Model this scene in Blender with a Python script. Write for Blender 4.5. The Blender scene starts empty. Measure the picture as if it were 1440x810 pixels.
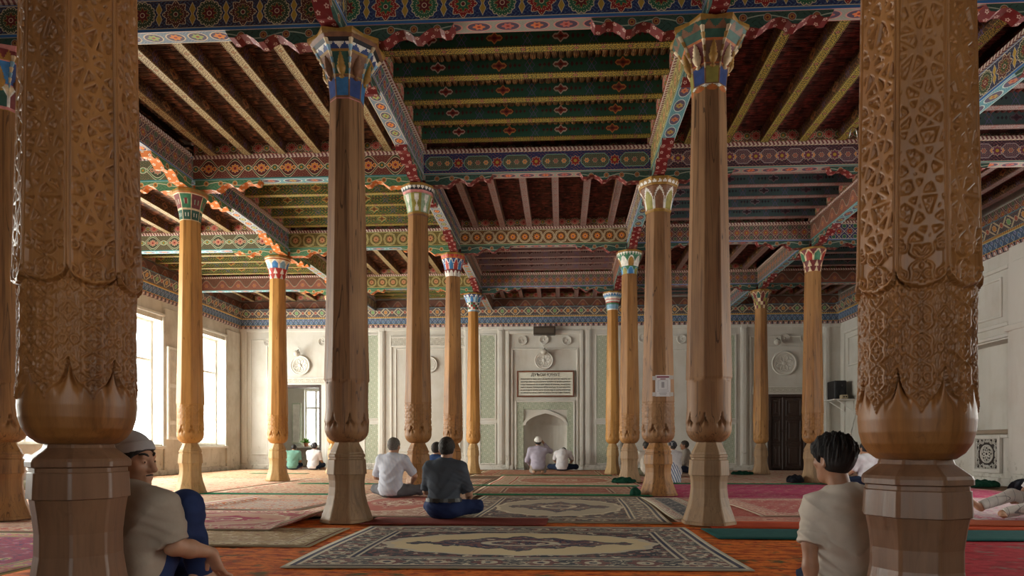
import bpy, math, random
import numpy as np
from mathutils import Vector, Matrix
SC = bpy.context.scene
COL = SC.collection
PI = math.pi
rnd = random.Random(7)

# ------------------------------------------------------------------ camera, world, lights, exposure
FPX, PXC, HOR, YAW, EYE = 935.0, 738.0, 625.0, 0.055, 0.82
cd = bpy.data.cameras.new('camera')
cam = bpy.data.objects.new('camera', cd)
COL.objects.link(cam)
cam.location = (0, 0, EYE)
cam.rotation_euler = (PI / 2, 0, YAW)
cd.sensor_width = 36.0
cd.lens = FPX / 1440 * 36.0
cd.shift_x = -(PXC - 720) / 1440
cd.shift_y = (HOR - 405) / 1440
cd.clip_start = 0.05
cd.clip_end = 400
SC.camera = cam
SC.view_settings.view_transform = 'Standard'
SC.view_settings.look = 'None'
SC.view_settings.gamma = 1.0
SC.view_settings.use_curve_mapping = False
SC.view_settings.exposure = 0.52
SC.cycles.use_denoising = True
SC.cycles.max_bounces = 10
SC.cycles.diffuse_bounces = 7
SC.cycles.sample_clamp_indirect = 6.0
SC.cycles.use_fast_gi = False

world = bpy.data.worlds.new('sky')
SC.world = world
world.use_nodes = True
_bg = world.node_tree.nodes['Background']
_bg.inputs[0].default_value = (0.97, 0.98, 1.0, 1)
_bg.inputs[1].default_value = 3.0

def area(name, loc, rot, sx, sy, power, color):
    l = bpy.data.lights.new(name, 'AREA')
    l.shape = 'RECTANGLE'
    l.size, l.size_y, l.energy, l.color = sx, sy, power, color
    o = bpy.data.objects.new(name, l)
    COL.objects.link(o)
    o.location = loc
    o.rotation_euler = rot
    return o

XW0, XW1, YW0, YW1 = -10.6, 8.75, -3.2, 21.4      # inner faces of the four walls
DAY = (1.0, 0.945, 0.86)
LEFT_WIN = [(5.9, 8.3), (9.0, 11.0), (11.6, 14.2), (14.75, 17.1), (18.0, 20.4)]
RIGHT_WIN = [(4.6, 7.0), (9.0, 11.2)]
FRONT_WIN = [(-1.0, 1.4)]
WZ0, WZ1 = 0.82, 4.10
for y0, y1 in LEFT_WIN:
    area('window_daylight', (XW0 - 0.62, (y0 + y1) / 2, 2.45), (0, -PI / 2, 0), WZ1 - WZ0, y1 - y0, 330, DAY)
for y0, y1 in RIGHT_WIN:
    area('window_daylight', (XW1 + 0.62, (y0 + y1) / 2, 2.45), (0, PI / 2, 0), WZ1 - WZ0, y1 - y0, 130, DAY)
for x0, x1 in FRONT_WIN:
    area('window_daylight', ((x0 + x1) / 2, YW0 - 0.62, 2.45), (-PI / 2, 0, PI), x1 - x0, WZ1 - WZ0, 25, DAY)

# ------------------------------------------------------------------ where a pixel of the photograph lies in the hall
_c, _s = math.cos(YAW), math.sin(YAW)
def px_wall(u, v, Y):
    """point of the vertical plane Y = const"""
    t = (u - PXC) / FPX
    X = Y * (t * _c - _s) / (_c + t * _s)
    zz = Y * _c - X * _s
    return X, EYE + (HOR - v) / FPX * zz
def px_side(u, v, X):
    t = (u - PXC) / FPX
    Y = X * (_c + t * _s) / (t * _c - _s)
    zz = Y * _c - X * _s
    return Y, EYE + (HOR - v) / FPX * zz

# ------------------------------------------------------------------ object helpers
def tag(o, label=None, cat=None, group=None, kind=None):
    if label: o['label'] = label
    if cat: o['category'] = cat
    if group: o['group'] = group
    if kind: o['kind'] = kind
    return o
def empty(name, loc=(0, 0, 0), rz=0.0):
    o = bpy.data.objects.new(name, None)
    COL.objects.link(o)
    o.location = loc
    o.rotation_euler = (0, 0, rz)
    o.empty_display_size = 0.1
    return o
def copy_tree(o, parent=None):
    c = o.copy()
    COL.objects.link(c)
    if parent is not None:
        c.parent = parent
    for ch in list(o.children):
        copy_tree(ch, c)
    return c

class MB:
    """collects polygons with uv (metres) and a material slot, builds one mesh"""
    def __init__(self):
        self.v, self.f, self.uv, self.mi, self.sm = [], [], [], [], []
    def vert(self, p):
        self.v.append((float(p[0]), float(p[1]), float(p[2])))
        return len(self.v) - 1
    def poly(self, pts, uvs=None, mi=0, smooth=False):
        idx = [self.vert(p) for p in pts]
        self.f.append(idx)
        self.uv.append(uvs if uvs else [(0, 0)] * len(pts))
        self.mi.append(mi)
        self.sm.append(smooth)
    def box(self, x0, x1, y0, y1, z0, z1, mi=0, bev=0.0, mis=None):
        """axis box; uv per face: u along the longer horizontal axis, v centred across"""
        b = bev
        P = lambda x, y, z: (x, y, z)
        cx, cy, cz = (x0 + x1) / 2, (y0 + y1) / 2, (z0 + z1) / 2
        m = mis or {}
        def face(pts, kind):
            uvs = []
            for x, y, z in pts:
                if kind in 'tb':
                    uvs.append((x - cx, y - cy) if (x1 - x0) >= (y1 - y0) else (y - cy, x - cx))
                elif kind in 'fk':
                    uvs.append((x - cx, z - cz))
                else:
                    uvs.append((y - cy, z - cz))
            self.poly(pts, uvs, m.get(kind, mi))
        face([P(x0 + b, y0 + b, z1), P(x1 - b, y0 + b, z1), P(x1 - b, y1 - b, z1), P(x0 + b, y1 - b, z1)], 't')
        face([P(x0 + b, y1 - b, z0), P(x1 - b, y1 - b, z0), P(x1 - b, y0 + b, z0), P(x0 + b, y0 + b, z0)], 'b')
        face([P(x0 + b, y0, z0 + b), P(x1 - b, y0, z0 + b), P(x1 - b, y0, z1 - b), P(x0 + b, y0, z1 - b)], 'f')
        face([P(x1 - b, y1, z0 + b), P(x0 + b, y1, z0 + b), P(x0 + b, y1, z1 - b), P(x1 - b, y1, z1 - b)], 'k')
        face([P(x0, y1 - b, z0 + b), P(x0, y0 + b, z0 + b), P(x0, y0 + b, z1 - b), P(x0, y1 - b, z1 - b)], 'l')
        face([P(x1, y0 + b, z0 + b), P(x1, y1 - b, z0 + b), P(x1, y1 - b, z1 - b), P(x1, y0 + b, z1 - b)], 'r')
        if b > 0:
            for ax in range(3):
                for s1 in (0, 1):
                    for s2 in (0, 1):
                        lo, hi = [x0, y0, z0], [x1, y1, z1]
                        a1, a2 = (ax + 1) % 3, (ax + 2) % 3
                        e1 = (lo, hi)[s1][a1]; e2 = (lo, hi)[s2][a2]
                        i1 = e1 + (b if s1 == 0 else -b); i2 = e2 + (b if s2 == 0 else -b)
                        q = []
                        for (t, q1, q2) in ((0, e1, i2), (1, e1, i2), (1, i1, e2), (0, i1, e2)):
                            p = [0, 0, 0]
                            p[ax] = lo[ax] + b if t == 0 else hi[ax] - b
                            p[a1], p[a2] = q1, q2
                            q.append(tuple(p))
                        if (s1 + s2) % 2 == 1: q.reverse()
                        self.poly(q, None, mi)
            for sx in (0, 1):
                for sy in (0, 1):
                    for sz in (0, 1):
                        X, Y, Z = (x0, x1)[sx], (y0, y1)[sy], (z0, z1)[sz]
                        dx, dy, dz = (b if sx == 0 else -b), (b if sy == 0 else -b), (b if sz == 0 else -b)
                        q = [(X, Y + dy, Z + dz), (X + dx, Y, Z + dz), (X + dx, Y + dy, Z)]
                        if (sx + sy + sz) % 2 == 1: q.reverse()
                        self.poly(q, None, mi)
    def prism(self, prof, p0, ax, ay, az, depth, mi=0, mi_edge=None, bevel=0.0):
        """profile [(a, b)] in the plane ax, ay at p0, pushed depth along az. Profile counter-clockwise seen from +az."""
        p0, ax, ay, az = Vector(p0), Vector(ax), Vector(ay), Vector(az)
        n = len(prof)
        A = [p0 + ax * a + ay * b for a, b in prof]
        B = [q + az * depth for q in A]
        self.poly([tuple(q) for q in B], [(a, b) for a, b in prof], mi)
        self.poly([tuple(q) for q in reversed(A)], [(a, b) for a, b in reversed(prof)], mi)
        L = 0.0
        me = mi if mi_edge is None else mi_edge
        for i in range(n):
            j = (i + 1) % n
            d = math.hypot(prof[j][0] - prof[i][0], prof[j][1] - prof[i][1])
            self.poly([tuple(A[i]), tuple(A[j]), tuple(B[j]), tuple(B[i])],
                      [(L, -depth / 2), (L + d, -depth / 2), (L + d, depth / 2), (L, depth / 2)], me)
            L += d
    def lathe(self, prof, n=24, c=(0, 0, 0), axis='z', mi=0, a0=0.0, a1=2 * PI, smooth=True):
        """prof [(r, h)] around an axis through c; shared vertices"""
        full = abs(a1 - a0 - 2 * PI) < 1e-6
        m = n if full else n + 1
        base = len(self.v)
        for r, h in prof:
            for k in range(m):
                a = a0 + (a1 - a0) * k / n
                x, y = r * math.cos(a), r * math.sin(a)
                if axis == 'z': p = (c[0] + x, c[1] + y, c[2] + h)
                elif axis == 'y': p = (c[0] + x, c[1] + h, c[2] + y)
                else: p = (c[0] + h, c[1] + x, c[2] + y)
                self.v.append(p)
        flip = axis == 'y'
        for i in range(len(prof) - 1):
            for k in range(n):
                k2 = (k + 1) % m
                q = [base + i * m + k, base + i * m + k2, base + (i + 1) * m + k2, base + (i + 1) * m + k]
                if flip: q.reverse()
                self.f.append(q)
                self.uv.append([(k / n, i), ((k + 1) / n, i), ((k + 1) / n, i + 1), (k / n, i + 1)])
                self.mi.append(mi); self.sm.append(smooth)
    def tube(self, pts, r, n=8, mi=0, cap=True):
        pts = [Vector(p) for p in pts]
        rs = r if isinstance(r, (list, tuple)) else [r] * len(pts)
        base = len(self.v)
        up = Vector((0, 0, 1))
        for i, p in enumerate(pts):
            t = (pts[min(i + 1, len(pts) - 1)] - pts[max(i - 1, 0)]).normalized()
            a = t.cross(up)
            if a.length < 1e-3: a = t.cross(Vector((0, 1, 0)))
            a.normalize(); b = a.cross(t)
            for k in range(n):
                w = 2 * PI * k / n
                self.v.append(tuple(p + (a * math.cos(w) + b * math.sin(w)) * rs[i]))
        for i in range(len(pts) - 1):
            for k in range(n):
                k2 = (k + 1) % n
                self.f.append([base + i * n + k, base + (i + 1) * n + k, base + (i + 1) * n + k2, base + i * n + k2])
                self.uv.append([(0, 0)] * 4); self.mi.append(mi); self.sm.append(True)
        if cap:
            for i, rev in ((0, False), (len(pts) - 1, True)):
                q = [base + i * n + k for k in range(n)]
                if rev: q.reverse()
                self.f.append(q); self.uv.append([(0, 0)] * n); self.mi.append(mi); self.sm.append(False)
    def build(self, name, mats, parent=None, loc=None):
        me = bpy.data.meshes.new(name)
        me.from_pydata(self.v, [], self.f)
        uvl = me.uv_layers.new(name='UVMap')
        flat = np.array([c for uvs in self.uv for uvp in uvs for c in uvp], dtype=np.float32)
        uvl.data.foreach_set('uv', flat)
        if not isinstance(mats, (list, tuple)): mats = [mats]
        for m in mats: me.materials.append(m)
        me.polygons.foreach_set('material_index', np.array(self.mi, dtype=np.int32))
        me.polygons.foreach_set('use_smooth', np.array(self.sm, dtype=bool))
        me.update()
        o = bpy.data.objects.new(name, me)
        COL.objects.link(o)
        if parent is not None: o.parent = parent
        if loc is not None: o.location = loc
        return o

def np_mesh(name, V, Q, mats, mi=None, smooth=True, parent=None, uv=None):
    """mesh from numpy arrays: V (n,3), Q (m,4) quads"""
    me = bpy.data.meshes.new(name)
    me.vertices.add(len(V)); me.vertices.foreach_set('co', np.ascontiguousarray(V, dtype=np.float32).ravel())
    me.loops.add(Q.size); me.loops.foreach_set('vertex_index', np.ascontiguousarray(Q, dtype=np.int32).ravel())
    me.polygons.add(len(Q))
    me.polygons.foreach_set('loop_start', np.arange(0, Q.size, 4, dtype=np.int32))
    me.polygons.foreach_set('loop_total', np.full(len(Q), 4, dtype=np.int32))
    if not isinstance(mats, (list, tuple)): mats = [mats]
    for m in mats: me.materials.append(m)
    if mi is not None: me.polygons.foreach_set('material_index', np.ascontiguousarray(mi, dtype=np.int32))
    me.update(calc_edges=True)
    me.polygons.foreach_set('use_smooth', np.full(len(Q), smooth, dtype=bool))
    if uv is not None:
        l = me.uv_layers.new(name='UVMap')
        l.data.foreach_set('uv', np.ascontiguousarray(uv[Q.ravel()], dtype=np.float32).ravel())
    me.validate()
    o = bpy.data.objects.new(name, me)
    COL.objects.link(o)
    if parent is not None: o.parent = parent
    return o

# ------------------------------------------------------------------ shader expressions
class E:
    __slots__ = ('b', 's')
    def __init__(self, b, s): self.b, self.s = b, s
    def _o(self, op, o=None, r=False):
        return self.b.math(op, o, self) if r else self.b.math(op, self, o)
    def __add__(self, o): return self._o('ADD', o)
    __radd__ = __add__
    def __sub__(self, o): return self._o('SUBTRACT', o)
    def __rsub__(self, o): return self._o('SUBTRACT', o, True)
    def __mul__(self, o): return self._o('MULTIPLY', o)
    __rmul__ = __mul__
    def __truediv__(self, o): return self._o('DIVIDE', o)
    def __rtruediv__(self, o): return self._o('DIVIDE', o, True)
    def __lt__(self, o): return self._o('LESS_THAN', o)
    def __gt__(self, o): return self._o('GREATER_THAN', o)
    def __neg__(self): return self * -1.0
class B:
    """node builder of one material"""
    def __init__(self, name):
        self.m = bpy.data.materials.new(name)
        self.m.use_nodes = True
        self.nt = self.m.node_tree
        self.p = self.nt.nodes['Principled BSDF']
        self.out = self.nt.nodes['Material Output']
    def node(self, t): return self.nt.nodes.new(t)
    def put(self, sock, val):
        if isinstance(val, E): self.nt.links.new(val.s, sock)
        elif hasattr(val, 'is_linked'): self.nt.links.new(val, sock)
        elif isinstance(val, (tuple, list)): sock.default_value = (*val, 1) if len(val) == 3 and sock.type == 'RGBA' else val
        else: sock.default_value = val
    def math(self, op, a, b=None, c=None):
        n = self.node('ShaderNodeMath'); n.operation = op
        self.put(n.inputs[0], a)
        if b is not None: self.put(n.inputs[1], b)
        if c is not None: self.put(n.inputs[2], c)
        return E(self, n.outputs[0])
    def sin(self, a): return self.math('SINE', a)
    def cos(self, a): return self.math('COSINE', a)
    def abs(self, a): return self.math('ABSOLUTE', a)
    def sqrt(self, a): return self.math('SQRT', a)
    def floor(self, a): return self.math('FLOOR', a)
    def mod(self, a, p): return self.math('FLOORED_MODULO', a, p)
    def atan2(self, y, x): return self.math('ARCTAN2', y, x)
    def min(self, a, b): return self.math('MINIMUM', a, b)
    def max(self, a, b): return self.math('MAXIMUM', a, b)
    def pow(self, a, b): return self.math('POWER', a, b)
    def len(self, x, y): return self.sqrt(x * x + y * y)
    def clamp(self, a):
        n = self.node('ShaderNodeClamp'); self.put(n.inputs[0], a)
        return E(self, n.outputs[0])
    def ramp(self, a, lo, hi): return self.clamp((a - lo) / (hi - lo))
    def mix(self, f, a, b):
        n = self.node('ShaderNodeMix'); n.data_type = 'RGBA'
        self.put(n.inputs['Factor'], f)
        self.put(n.inputs[6], a); self.put(n.inputs[7], b)
        return n.outputs[2]
    def mixf(self, f, a, b): return a + f * (b - a)
    def uv(self):
        n = self.node('ShaderNodeUVMap'); n.uv_map = 'UVMap'
        s = self.node('ShaderNodeSeparateXYZ')
        self.nt.links.new(n.outputs[0], s.inputs[0])
        return E(self, s.outputs[0]), E(self, s.outputs[1])
    def obj(self):
        n = self.node('ShaderNodeTexCoord')
        s = self.node('ShaderNodeSeparateXYZ')
        self.nt.links.new(n.outputs['Object'], s.inputs[0])
        return E(self, s.outputs[0]), E(self, s.outputs[1]), E(self, s.outputs[2])
    def random(self):
        n = self.node('ShaderNodeObjectInfo')
        return E(self, n.outputs['Random'])
    def vec(self, x, y, z=0.0):
        n = self.node('ShaderNodeCombineXYZ')
        for i, q in enumerate((x, y, z)): self.put(n.inputs[i], q)
        return n.outputs[0]
    def noise(self, v, scale, detail=2.0, rough=0.5):
        n = self.node('ShaderNodeTexNoise')
        self.nt.links.new(v, n.inputs['Vector'])
        n.inputs['Scale'].default_value = scale
        n.inputs['Detail'].default_value = detail
        n.inputs['Roughness'].default_value = rough
        return E(self, n.outputs[0])
    def bump(self, h, strength, dist):
        n = self.node('ShaderNodeBump')
        n.inputs['Strength'].default_value = strength
        n.inputs['Distance'].default_value = dist
        self.put(n.inputs['Height'], h)
        self.nt.links.new(n.outputs[0], self.p.inputs['Normal'])
    def done(self, col, rough=0.6, spec=0.35, metallic=0.0):
        self.put(self.p.inputs['Base Color'], col)
        self.put(self.p.inputs['Roughness'], rough)
        self.p.inputs['Specular IOR Level'].default_value = spec
        self.p.inputs['Metallic'].default_value = metallic
        return self.m
    # shapes
    def tri(self, th, n):
        """0 at the points of an n-pointed figure, 1 between them"""
        return self.abs(self.mod(th * (n / (2 * PI)) + 0.5, 1.0) - 0.5) * 2.0
    def shape(self, col, sd, fill, line, w):
        """a figure with an outline of width w; sd negative inside"""
        col = self.mix(sd < 0.0, col, line)
        return self.mix(sd < -w, col, fill)

_plain = {}
def plain(name, c, rough=0.6, spec=0.35, metallic=0.0, var=0.12, vs=6.0, bump=0.0):
    """one colour with a little unevenness of its own"""
    if name in _plain: return _plain[name]
    b = B(name)
    x, y, z = b.obj()
    n = b.noise(b.vec(x, y, z), vs, 3.0)
    f = b.ramp(n, 0.3, 0.7)
    lo = tuple(q * (1 - var) for q in c); hi = tuple(min(1, q * (1 + var)) for q in c)
    if bump: b.bump(b.noise(b.vec(x, y, z), vs * 8, 3.0), bump, 0.01)
    _plain[name] = b.done(b.mix(f, lo, hi), rough, spec, metallic)
    return _plain[name]

NAVY, RED, GREEN, CREAM, ORANGE = (0.022, 0.035, 0.13), (0.33, 0.025, 0.022), (0.035, 0.15, 0.075), (0.72, 0.6, 0.4), (0.75, 0.24, 0.03)
OCHRE, TEAL, MAROON, BLUE, PINK = (0.5, 0.31, 0.05), (0.05, 0.24, 0.24), (0.15, 0.02, 0.025), (0.04, 0.16, 0.42), (0.68, 0.3, 0.27)
WHITE, LGREEN, BROWN, DKBROWN, LBLUE = (0.8, 0.76, 0.68), (0.16, 0.36, 0.16), (0.16, 0.075, 0.035), (0.06, 0.028, 0.016), (0.3, 0.45, 0.6)
# ------------------------------------------------------------------ materials: painted timber
def filigree(b, x, y, k, w, a=0.0):
    """thin scrolling line work"""
    p = b.sin(x * k + b.sin(y * (k * 0.9) + a) * 1.7)
    q = b.sin(y * (k * 1.15) + b.sin(x * (k * 0.8) + a) * 1.5)
    return b.abs(p * q) < w
def specks(b, x, y, P):
    """a lattice of round dots of pitch P: distance to the nearest centre"""
    return b.len(b.mod(x, P) - P / 2, b.mod(y, P) - P / 2)
def wear(b, col, x, y, amt=0.35):
    n = b.noise(b.vec(x, y), 9.0, 4.0, 0.65)
    return b.mix(b.ramp(n, 0.56, 0.75) * amt, col, (0.2, 0.13, 0.08))
def finish(b, col, x, y, rough=0.55):
    return b.done(wear(b, col, x, y), rough, 0.3)

def paint_stars(name, hh, ground=NAVY, f1=RED, f2=GREEN, P=0.40):
    b = B(name); x, y = b.uv()
    i = b.floor(x / P); lx = b.mod(x, P) - P / 2; odd = b.mod(i, 2.0)
    r = b.len(lx, y); th = b.atan2(y, lx)
    col = b.mix(filigree(b, x, y, 75.0, 0.10), ground, (0.12, 0.2, 0.32))
    lz = b.abs(b.abs(lx) - P / 2) / 0.036 + b.abs(b.abs(y) - 0.05) / 0.075
    col = b.shape(col, lz - 1.0, OCHRE, CREAM, 0.18)
    R8 = 0.150 - b.tri(th, 8) * 0.042
    R12 = 0.138 + b.cos(th * 14.0) * 0.006
    R = b.mixf(odd, R8, R12)
    fill = b.mix(odd, f1, f2)
    fill = b.mix((specks(b, r, th * 0.14, 0.034) < 0.006), fill, CREAM)
    col = b.shape(col, r - R, fill, CREAM, 0.009)
    inn = b.mix(odd, f2, MAROON)
    col = b.shape(col, r - (0.066 + b.cos(th * 8.0) * 0.014), inn, OCHRE, 0.006)
    col = b.shape(col, r - 0.026, MAROON, CREAM, 0.007)
    col = b.mix(b.abs(y) > hh - 0.030, col, BLUE)
    col = b.mix(b.abs(b.abs(y) - (hh - 0.034)) < 0.004, col, CREAM)
    return finish(b, col, x, y)

def paint_cartouche(name, hh, ground=NAVY, line=(0.22, 0.42, 0.33), fill=(0.03, 0.09, 0.06), star=RED, P=0.62):
    b = B(name); x, y = b.uv()
    i = b.floor(x / P); lx = b.mod(x, P) - P / 2
    col = b.mix(filigree(b, x, y, 60.0, 0.09), ground, (0.3, 0.12, 0.12))
    hx, hy = P * 0.36, hh * 0.62
    d = b.max(b.abs(y) - hy, b.max(b.abs(lx) - hx, (b.abs(lx) - hx) * 0.7 + (b.abs(y) - hy) * 0.7 + 0.05))
    fl = b.mix(filigree(b, lx, y, 95.0, 0.16, 1.0), fill, (0.35, 0.22, 0.14))
    for cx, cc in ((-0.13, ORANGE), (0.0, RED), (0.13, ORANGE)):
        rr = b.len(lx - cx, y)
        fl = b.shape(fl, rr - 0.036 - b.cos(b.atan2(y, lx - cx) * 6.0) * 0.006, cc, CREAM, 0.006)
        fl = b.shape(fl, rr - 0.014, MAROON, CREAM, 0.004)
    col = b.shape(col, d, fl, line, 0.012)
    sx = b.abs(lx) - P / 2
    r = b.len(sx, y); th = b.atan2(y, sx)
    col = b.shape(col, r - (0.085 - b.tri(th, 8) * 0.025), star, CREAM, 0.007)
    col = b.shape(col, r - 0.035, OCHRE, MAROON, 0.008)
    col = b.mix(b.abs(y) > hh - 0.018, col, TEAL)
    col = b.mix(b.abs(b.abs(y) - (hh - 0.022)) < 0.004, col, CREAM)
    return finish(b, col, x, y)

def paint_interlace(name, hh, ground=MAROON, flower=ORANGE, line=CREAM, leaf=GREEN, P=0.44):
    b = B(name); x, y = b.uv()
    lx = b.mod(x, P) - P / 2
    w = b.cos(lx * (2 * PI / P))
    env = (w * 0.55 + 0.5) * hh * 0.86
    col = b.mix(filigree(b, x, y, 70.0, 0.10), ground, (0.3, 0.18, 0.1))
    col = b.mix(b.abs(y) < env, col, tuple(q * 0.7 for q in ground))
    for k, c in ((0.0, line), (0.022, leaf), (0.040, line)):
        col = b.mix(b.abs(b.abs(y) - b.abs(env - k)) < 0.0055, col, c)
    r = b.len(lx, y); th = b.atan2(y, lx)
    col = b.shape(col, r - (0.066 + b.cos(th * 8.0) * 0.009), flower, line, 0.006)
    col = b.shape(col, r - (0.030 + b.cos(th * 8.0) * 0.004), RED, line, 0.004)
    for sx in (-0.095, 0.095):
        rr = b.len(lx - sx, y)
        col = b.shape(col, rr - 0.033, flower, line, 0.004)
        col = b.shape(col, rr - 0.014, leaf, MAROON, 0.004)
    ex = b.abs(lx) - P / 2
    re = b.len(ex, y)
    col = b.shape(col, re - 0.050, leaf, line, 0.007)
    col = b.shape(col, re - 0.025, OCHRE, MAROON, 0.006)
    col = b.mix(b.abs(y) > hh - 0.022, col, TEAL)
    return finish(b, col, x, y)

def paint_circles(name, hh, ground=(0.1, 0.04, 0.03), flower=ORANGE, line=CREAM, P=0.26):
    b = B(name); x, y = b.uv()
    i = b.floor(x / P); odd = b.mod(i, 2.0); lx = b.mod(x, P) - P / 2
    r = b.len(lx, y); th = b.atan2(y, lx)
    col = b.mix(filigree(b, x, y, 80.0, 0.09), ground, OCHRE)
    R1 = hh * 0.70
    sq = b.max(b.abs(lx), b.abs(y)) * 0.62 + (b.abs(lx) + b.abs(y)) * 0.32
    for k in (0.0, 0.022):
        col = b.mix(b.abs(b.mixf(odd, r, sq) - (R1 - k)) < 0.0055, col, line)
    col = b.shape(col, r - (0.062 + b.cos(th * 8.0) * 0.010), flower, MAROON, 0.006)
    col = b.shape(col, r - 0.026, RED, line, 0.006)
    col = b.mix(b.abs(y) > hh - 0.03, col, GREEN)
    col = b.mix(b.abs(b.abs(y) - (hh - 0.032)) < 0.005, col, line)
    return finish(b, col, x, y)

def paint_lattice(name, hh, ground=NAVY, a=RED, c=GREEN, line=CREAM, P=0.22):
    """diamonds and stars, small repeat"""
    b = B(name); x, y = b.uv()
    lx = b.mod(x, P) - P / 2; ly = b.mod(y + P / 2, P) - P / 2
    col = b.mix(filigree(b, x, y, 85.0, 0.1), ground, (0.16, 0.13, 0.2))
    d = b.abs(lx) + b.abs(ly)
    col = b.mix(b.abs(d - P / 2) < 0.006, col, line)
    th = b.atan2(ly, lx); r = b.len(lx, ly)
    col = b.shape(col, r - (0.070 - b.tri(th, 6) * 0.022), a, line, 0.005)
    col = b.shape(col, r - 0.026, OCHRE, MAROON, 0.006)
    ex, ey = b.abs(lx) - P / 2, b.abs(ly) - P / 2
    r2 = b.len(ex, ey)
    col = b.shape(col, r2 - 0.044, c, line, 0.005)
    col = b.mix(b.abs(y) > hh - 0.02, col, BLUE)
    col = b.mix(b.abs(b.abs(y) - (hh - 0.024)) < 0.004, col, line)
    return finish(b, col, x, y)

def paint_waves(name, hh, ground=(0.13, 0.05, 0.035), line=(0.5, 0.3, 0.2), fill=(0.22, 0.07, 0.05), P=0.46):
    """big soft undulating arcs with blossoms"""
    b = B(name); x, y = b.uv()
    lx = b.mod(x, P) - P / 2
    cv = (b.cos(lx * (2 * PI / P)) * 0.5) * hh * 1.1
    col = b.mix(y < cv, ground, fill)
    col = b.mix(filigree(b, x, y, 65.0, 0.11), col, (0.3, 0.17, 0.1))
    col = b.mix(b.abs(y - cv) < 0.007, col, line)
    col = b.mix(b.abs(y - cv - 0.022) < 0.005, col, (0.15, 0.24, 0.2))
    r = b.len(lx, y + hh * 0.25); th = b.atan2(y + hh * 0.25, lx)
    col = b.shape(col, r - (0.05 + b.cos(th * 6.0) * 0.008), (0.4, 0.13, 0.07), line, 0.005)
    col = b.shape(col, r - 0.02, OCHRE, MAROON, 0.005)
    col = b.mix(b.abs(y) > hh - 0.016, col, TEAL)
    return finish(b, col, x, y)

def paint_medallion(name, hh, ground=(0.16, 0.24, 0.32), flower=ORANGE, line=CREAM, P=0.24, alt=(0.35, 0.42, 0.12)):
    """soffit of a beam: ovals in a chain"""
    b = B(name); x, y = b.uv()
    i = b.floor(x / P); odd = b.mod(i, 2.0); lx = b.mod(x, P) - P / 2
    d = b.sqrt((lx / (P * 0.44)) * (lx / (P * 0.44)) + (y / (hh * 0.72)) * (y / (hh * 0.72)))
    col = b.mix(filigree(b, x, y, 90.0, 0.12), ground, (0.35, 0.4, 0.45))
    col = b.shape(col, d - 1.0, (0.10, 0.08, 0.13), line, 0.13)
    r = b.len(lx * 0.75, y); th = b.atan2(y, lx)
    col = b.mix(r < hh * 0.42 + b.cos(th * 6.0) * hh * 0.08, col, b.mix(odd, flower, alt))
    col = b.mix(r < hh * 0.14, col, RED)
    col = b.mix(b.abs(y) > hh - 0.010, col, line)
    return finish(b, col, x, y)

def paint_joist_soffit(name, hh, ground=(0.42, 0.30, 0.05), mark=(0.05, 0.05, 0.02), accent=(0.45, 0.15, 0.12), edge=(0.55, 0.45, 0.12)):
    b = B(name); x, y = b.uv()
    P = 0.105
    i = b.floor(x / P); odd = b.mod(i, 3.0) > 1.5; lx = b.mod(x, P) - P / 2
    col = b.mix(filigree(b, x, y, 62.0, 0.24), ground, mark)
    d = b.abs(lx) / 0.040 + b.abs(y) / (hh * 0.72)
    col = b.shape(col, d - 1.0, b.mix(odd, ground, accent), mark, 0.32)
    col = b.mix(b.len(lx, y) < 0.008, col, mark)
    e = b.abs(b.abs(y) - (hh - 0.010))
    col = b.mix(b.abs(y) > hh - 0.018, col, edge)
    col = b.mix((e < 0.006) * (b.mod(x, 0.026) < 0.012), col, mark)
    return finish(b, col, x, y)

def paint_joist_side(name, hh, ground=(0.028, 0.10, 0.062), gem=(0.30, 0.045, 0.035), dark=(0.09, 0.02, 0.02), glow=(0.6, 0.26, 0.08), pale=(0.62, 0.5, 0.4), vine=None, P=0.78):
    """board side: lozenges, small dark blossoms either side of them and crossed tendrils between"""
    b = B(name); x, y = b.uv()
    i = b.floor(x / P); odd = b.mod(i, 2.0); lx = b.mod(x, P) - P / 2
    ay = b.abs(y); ax = b.abs(lx)
    col = b.mix(ay < 2.0, ground, ground)
    if vine is not None:
        col = b.mix(filigree(b, x, y, 48.0, 0.2), col, vine)
    z = b.abs(b.mod(ax, 0.058) - 0.029)
    spr = (z / 0.022 + ay / (0.05 - ax * 0.10)) < 1.0
    col = b.mix(spr * (ax < 0.29), col, dark)
    d = ax / 0.115 + ay / 0.068
    col = b.shape(col, d - 1.0 - b.cos(ax * 90.0) * 0.12, gem, b.mix(odd, pale, glow), 0.30)
    col = b.mix((ax / 0.035 + ay / 0.022) < 1.0, col, dark)
    ex = b.abs(ax - P / 2)
    col = b.mix(b.abs(ex - ay * 0.55) < 0.004, col, b.mix(y < 0.0, (0.3, 0.09, 0.07), (0.16, 0.13, 0.32)))
    col = b.mix(b.abs(ex + ay * 0.8 - 0.062) < 0.004, col, (0.14, 0.10, 0.26))
    n = b.noise(b.vec(x, y), 5.0, 3.0)
    col = b.mix(b.ramp(n, 0.5, 0.8) * 0.4, col, tuple(q * 1.5 for q in ground))
    return finish(b, col, x, y)

def paint_rope(name, a=(0.72, 0.6, 0.5), c=(0.22, 0.07, 0.07), P=0.062):
    b = B(name); x, y = b.uv()
    f = b.mod(x + y * 0.6, P) < P * 0.52
    return finish(b, b.mix(f, c, a), x, y)

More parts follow.
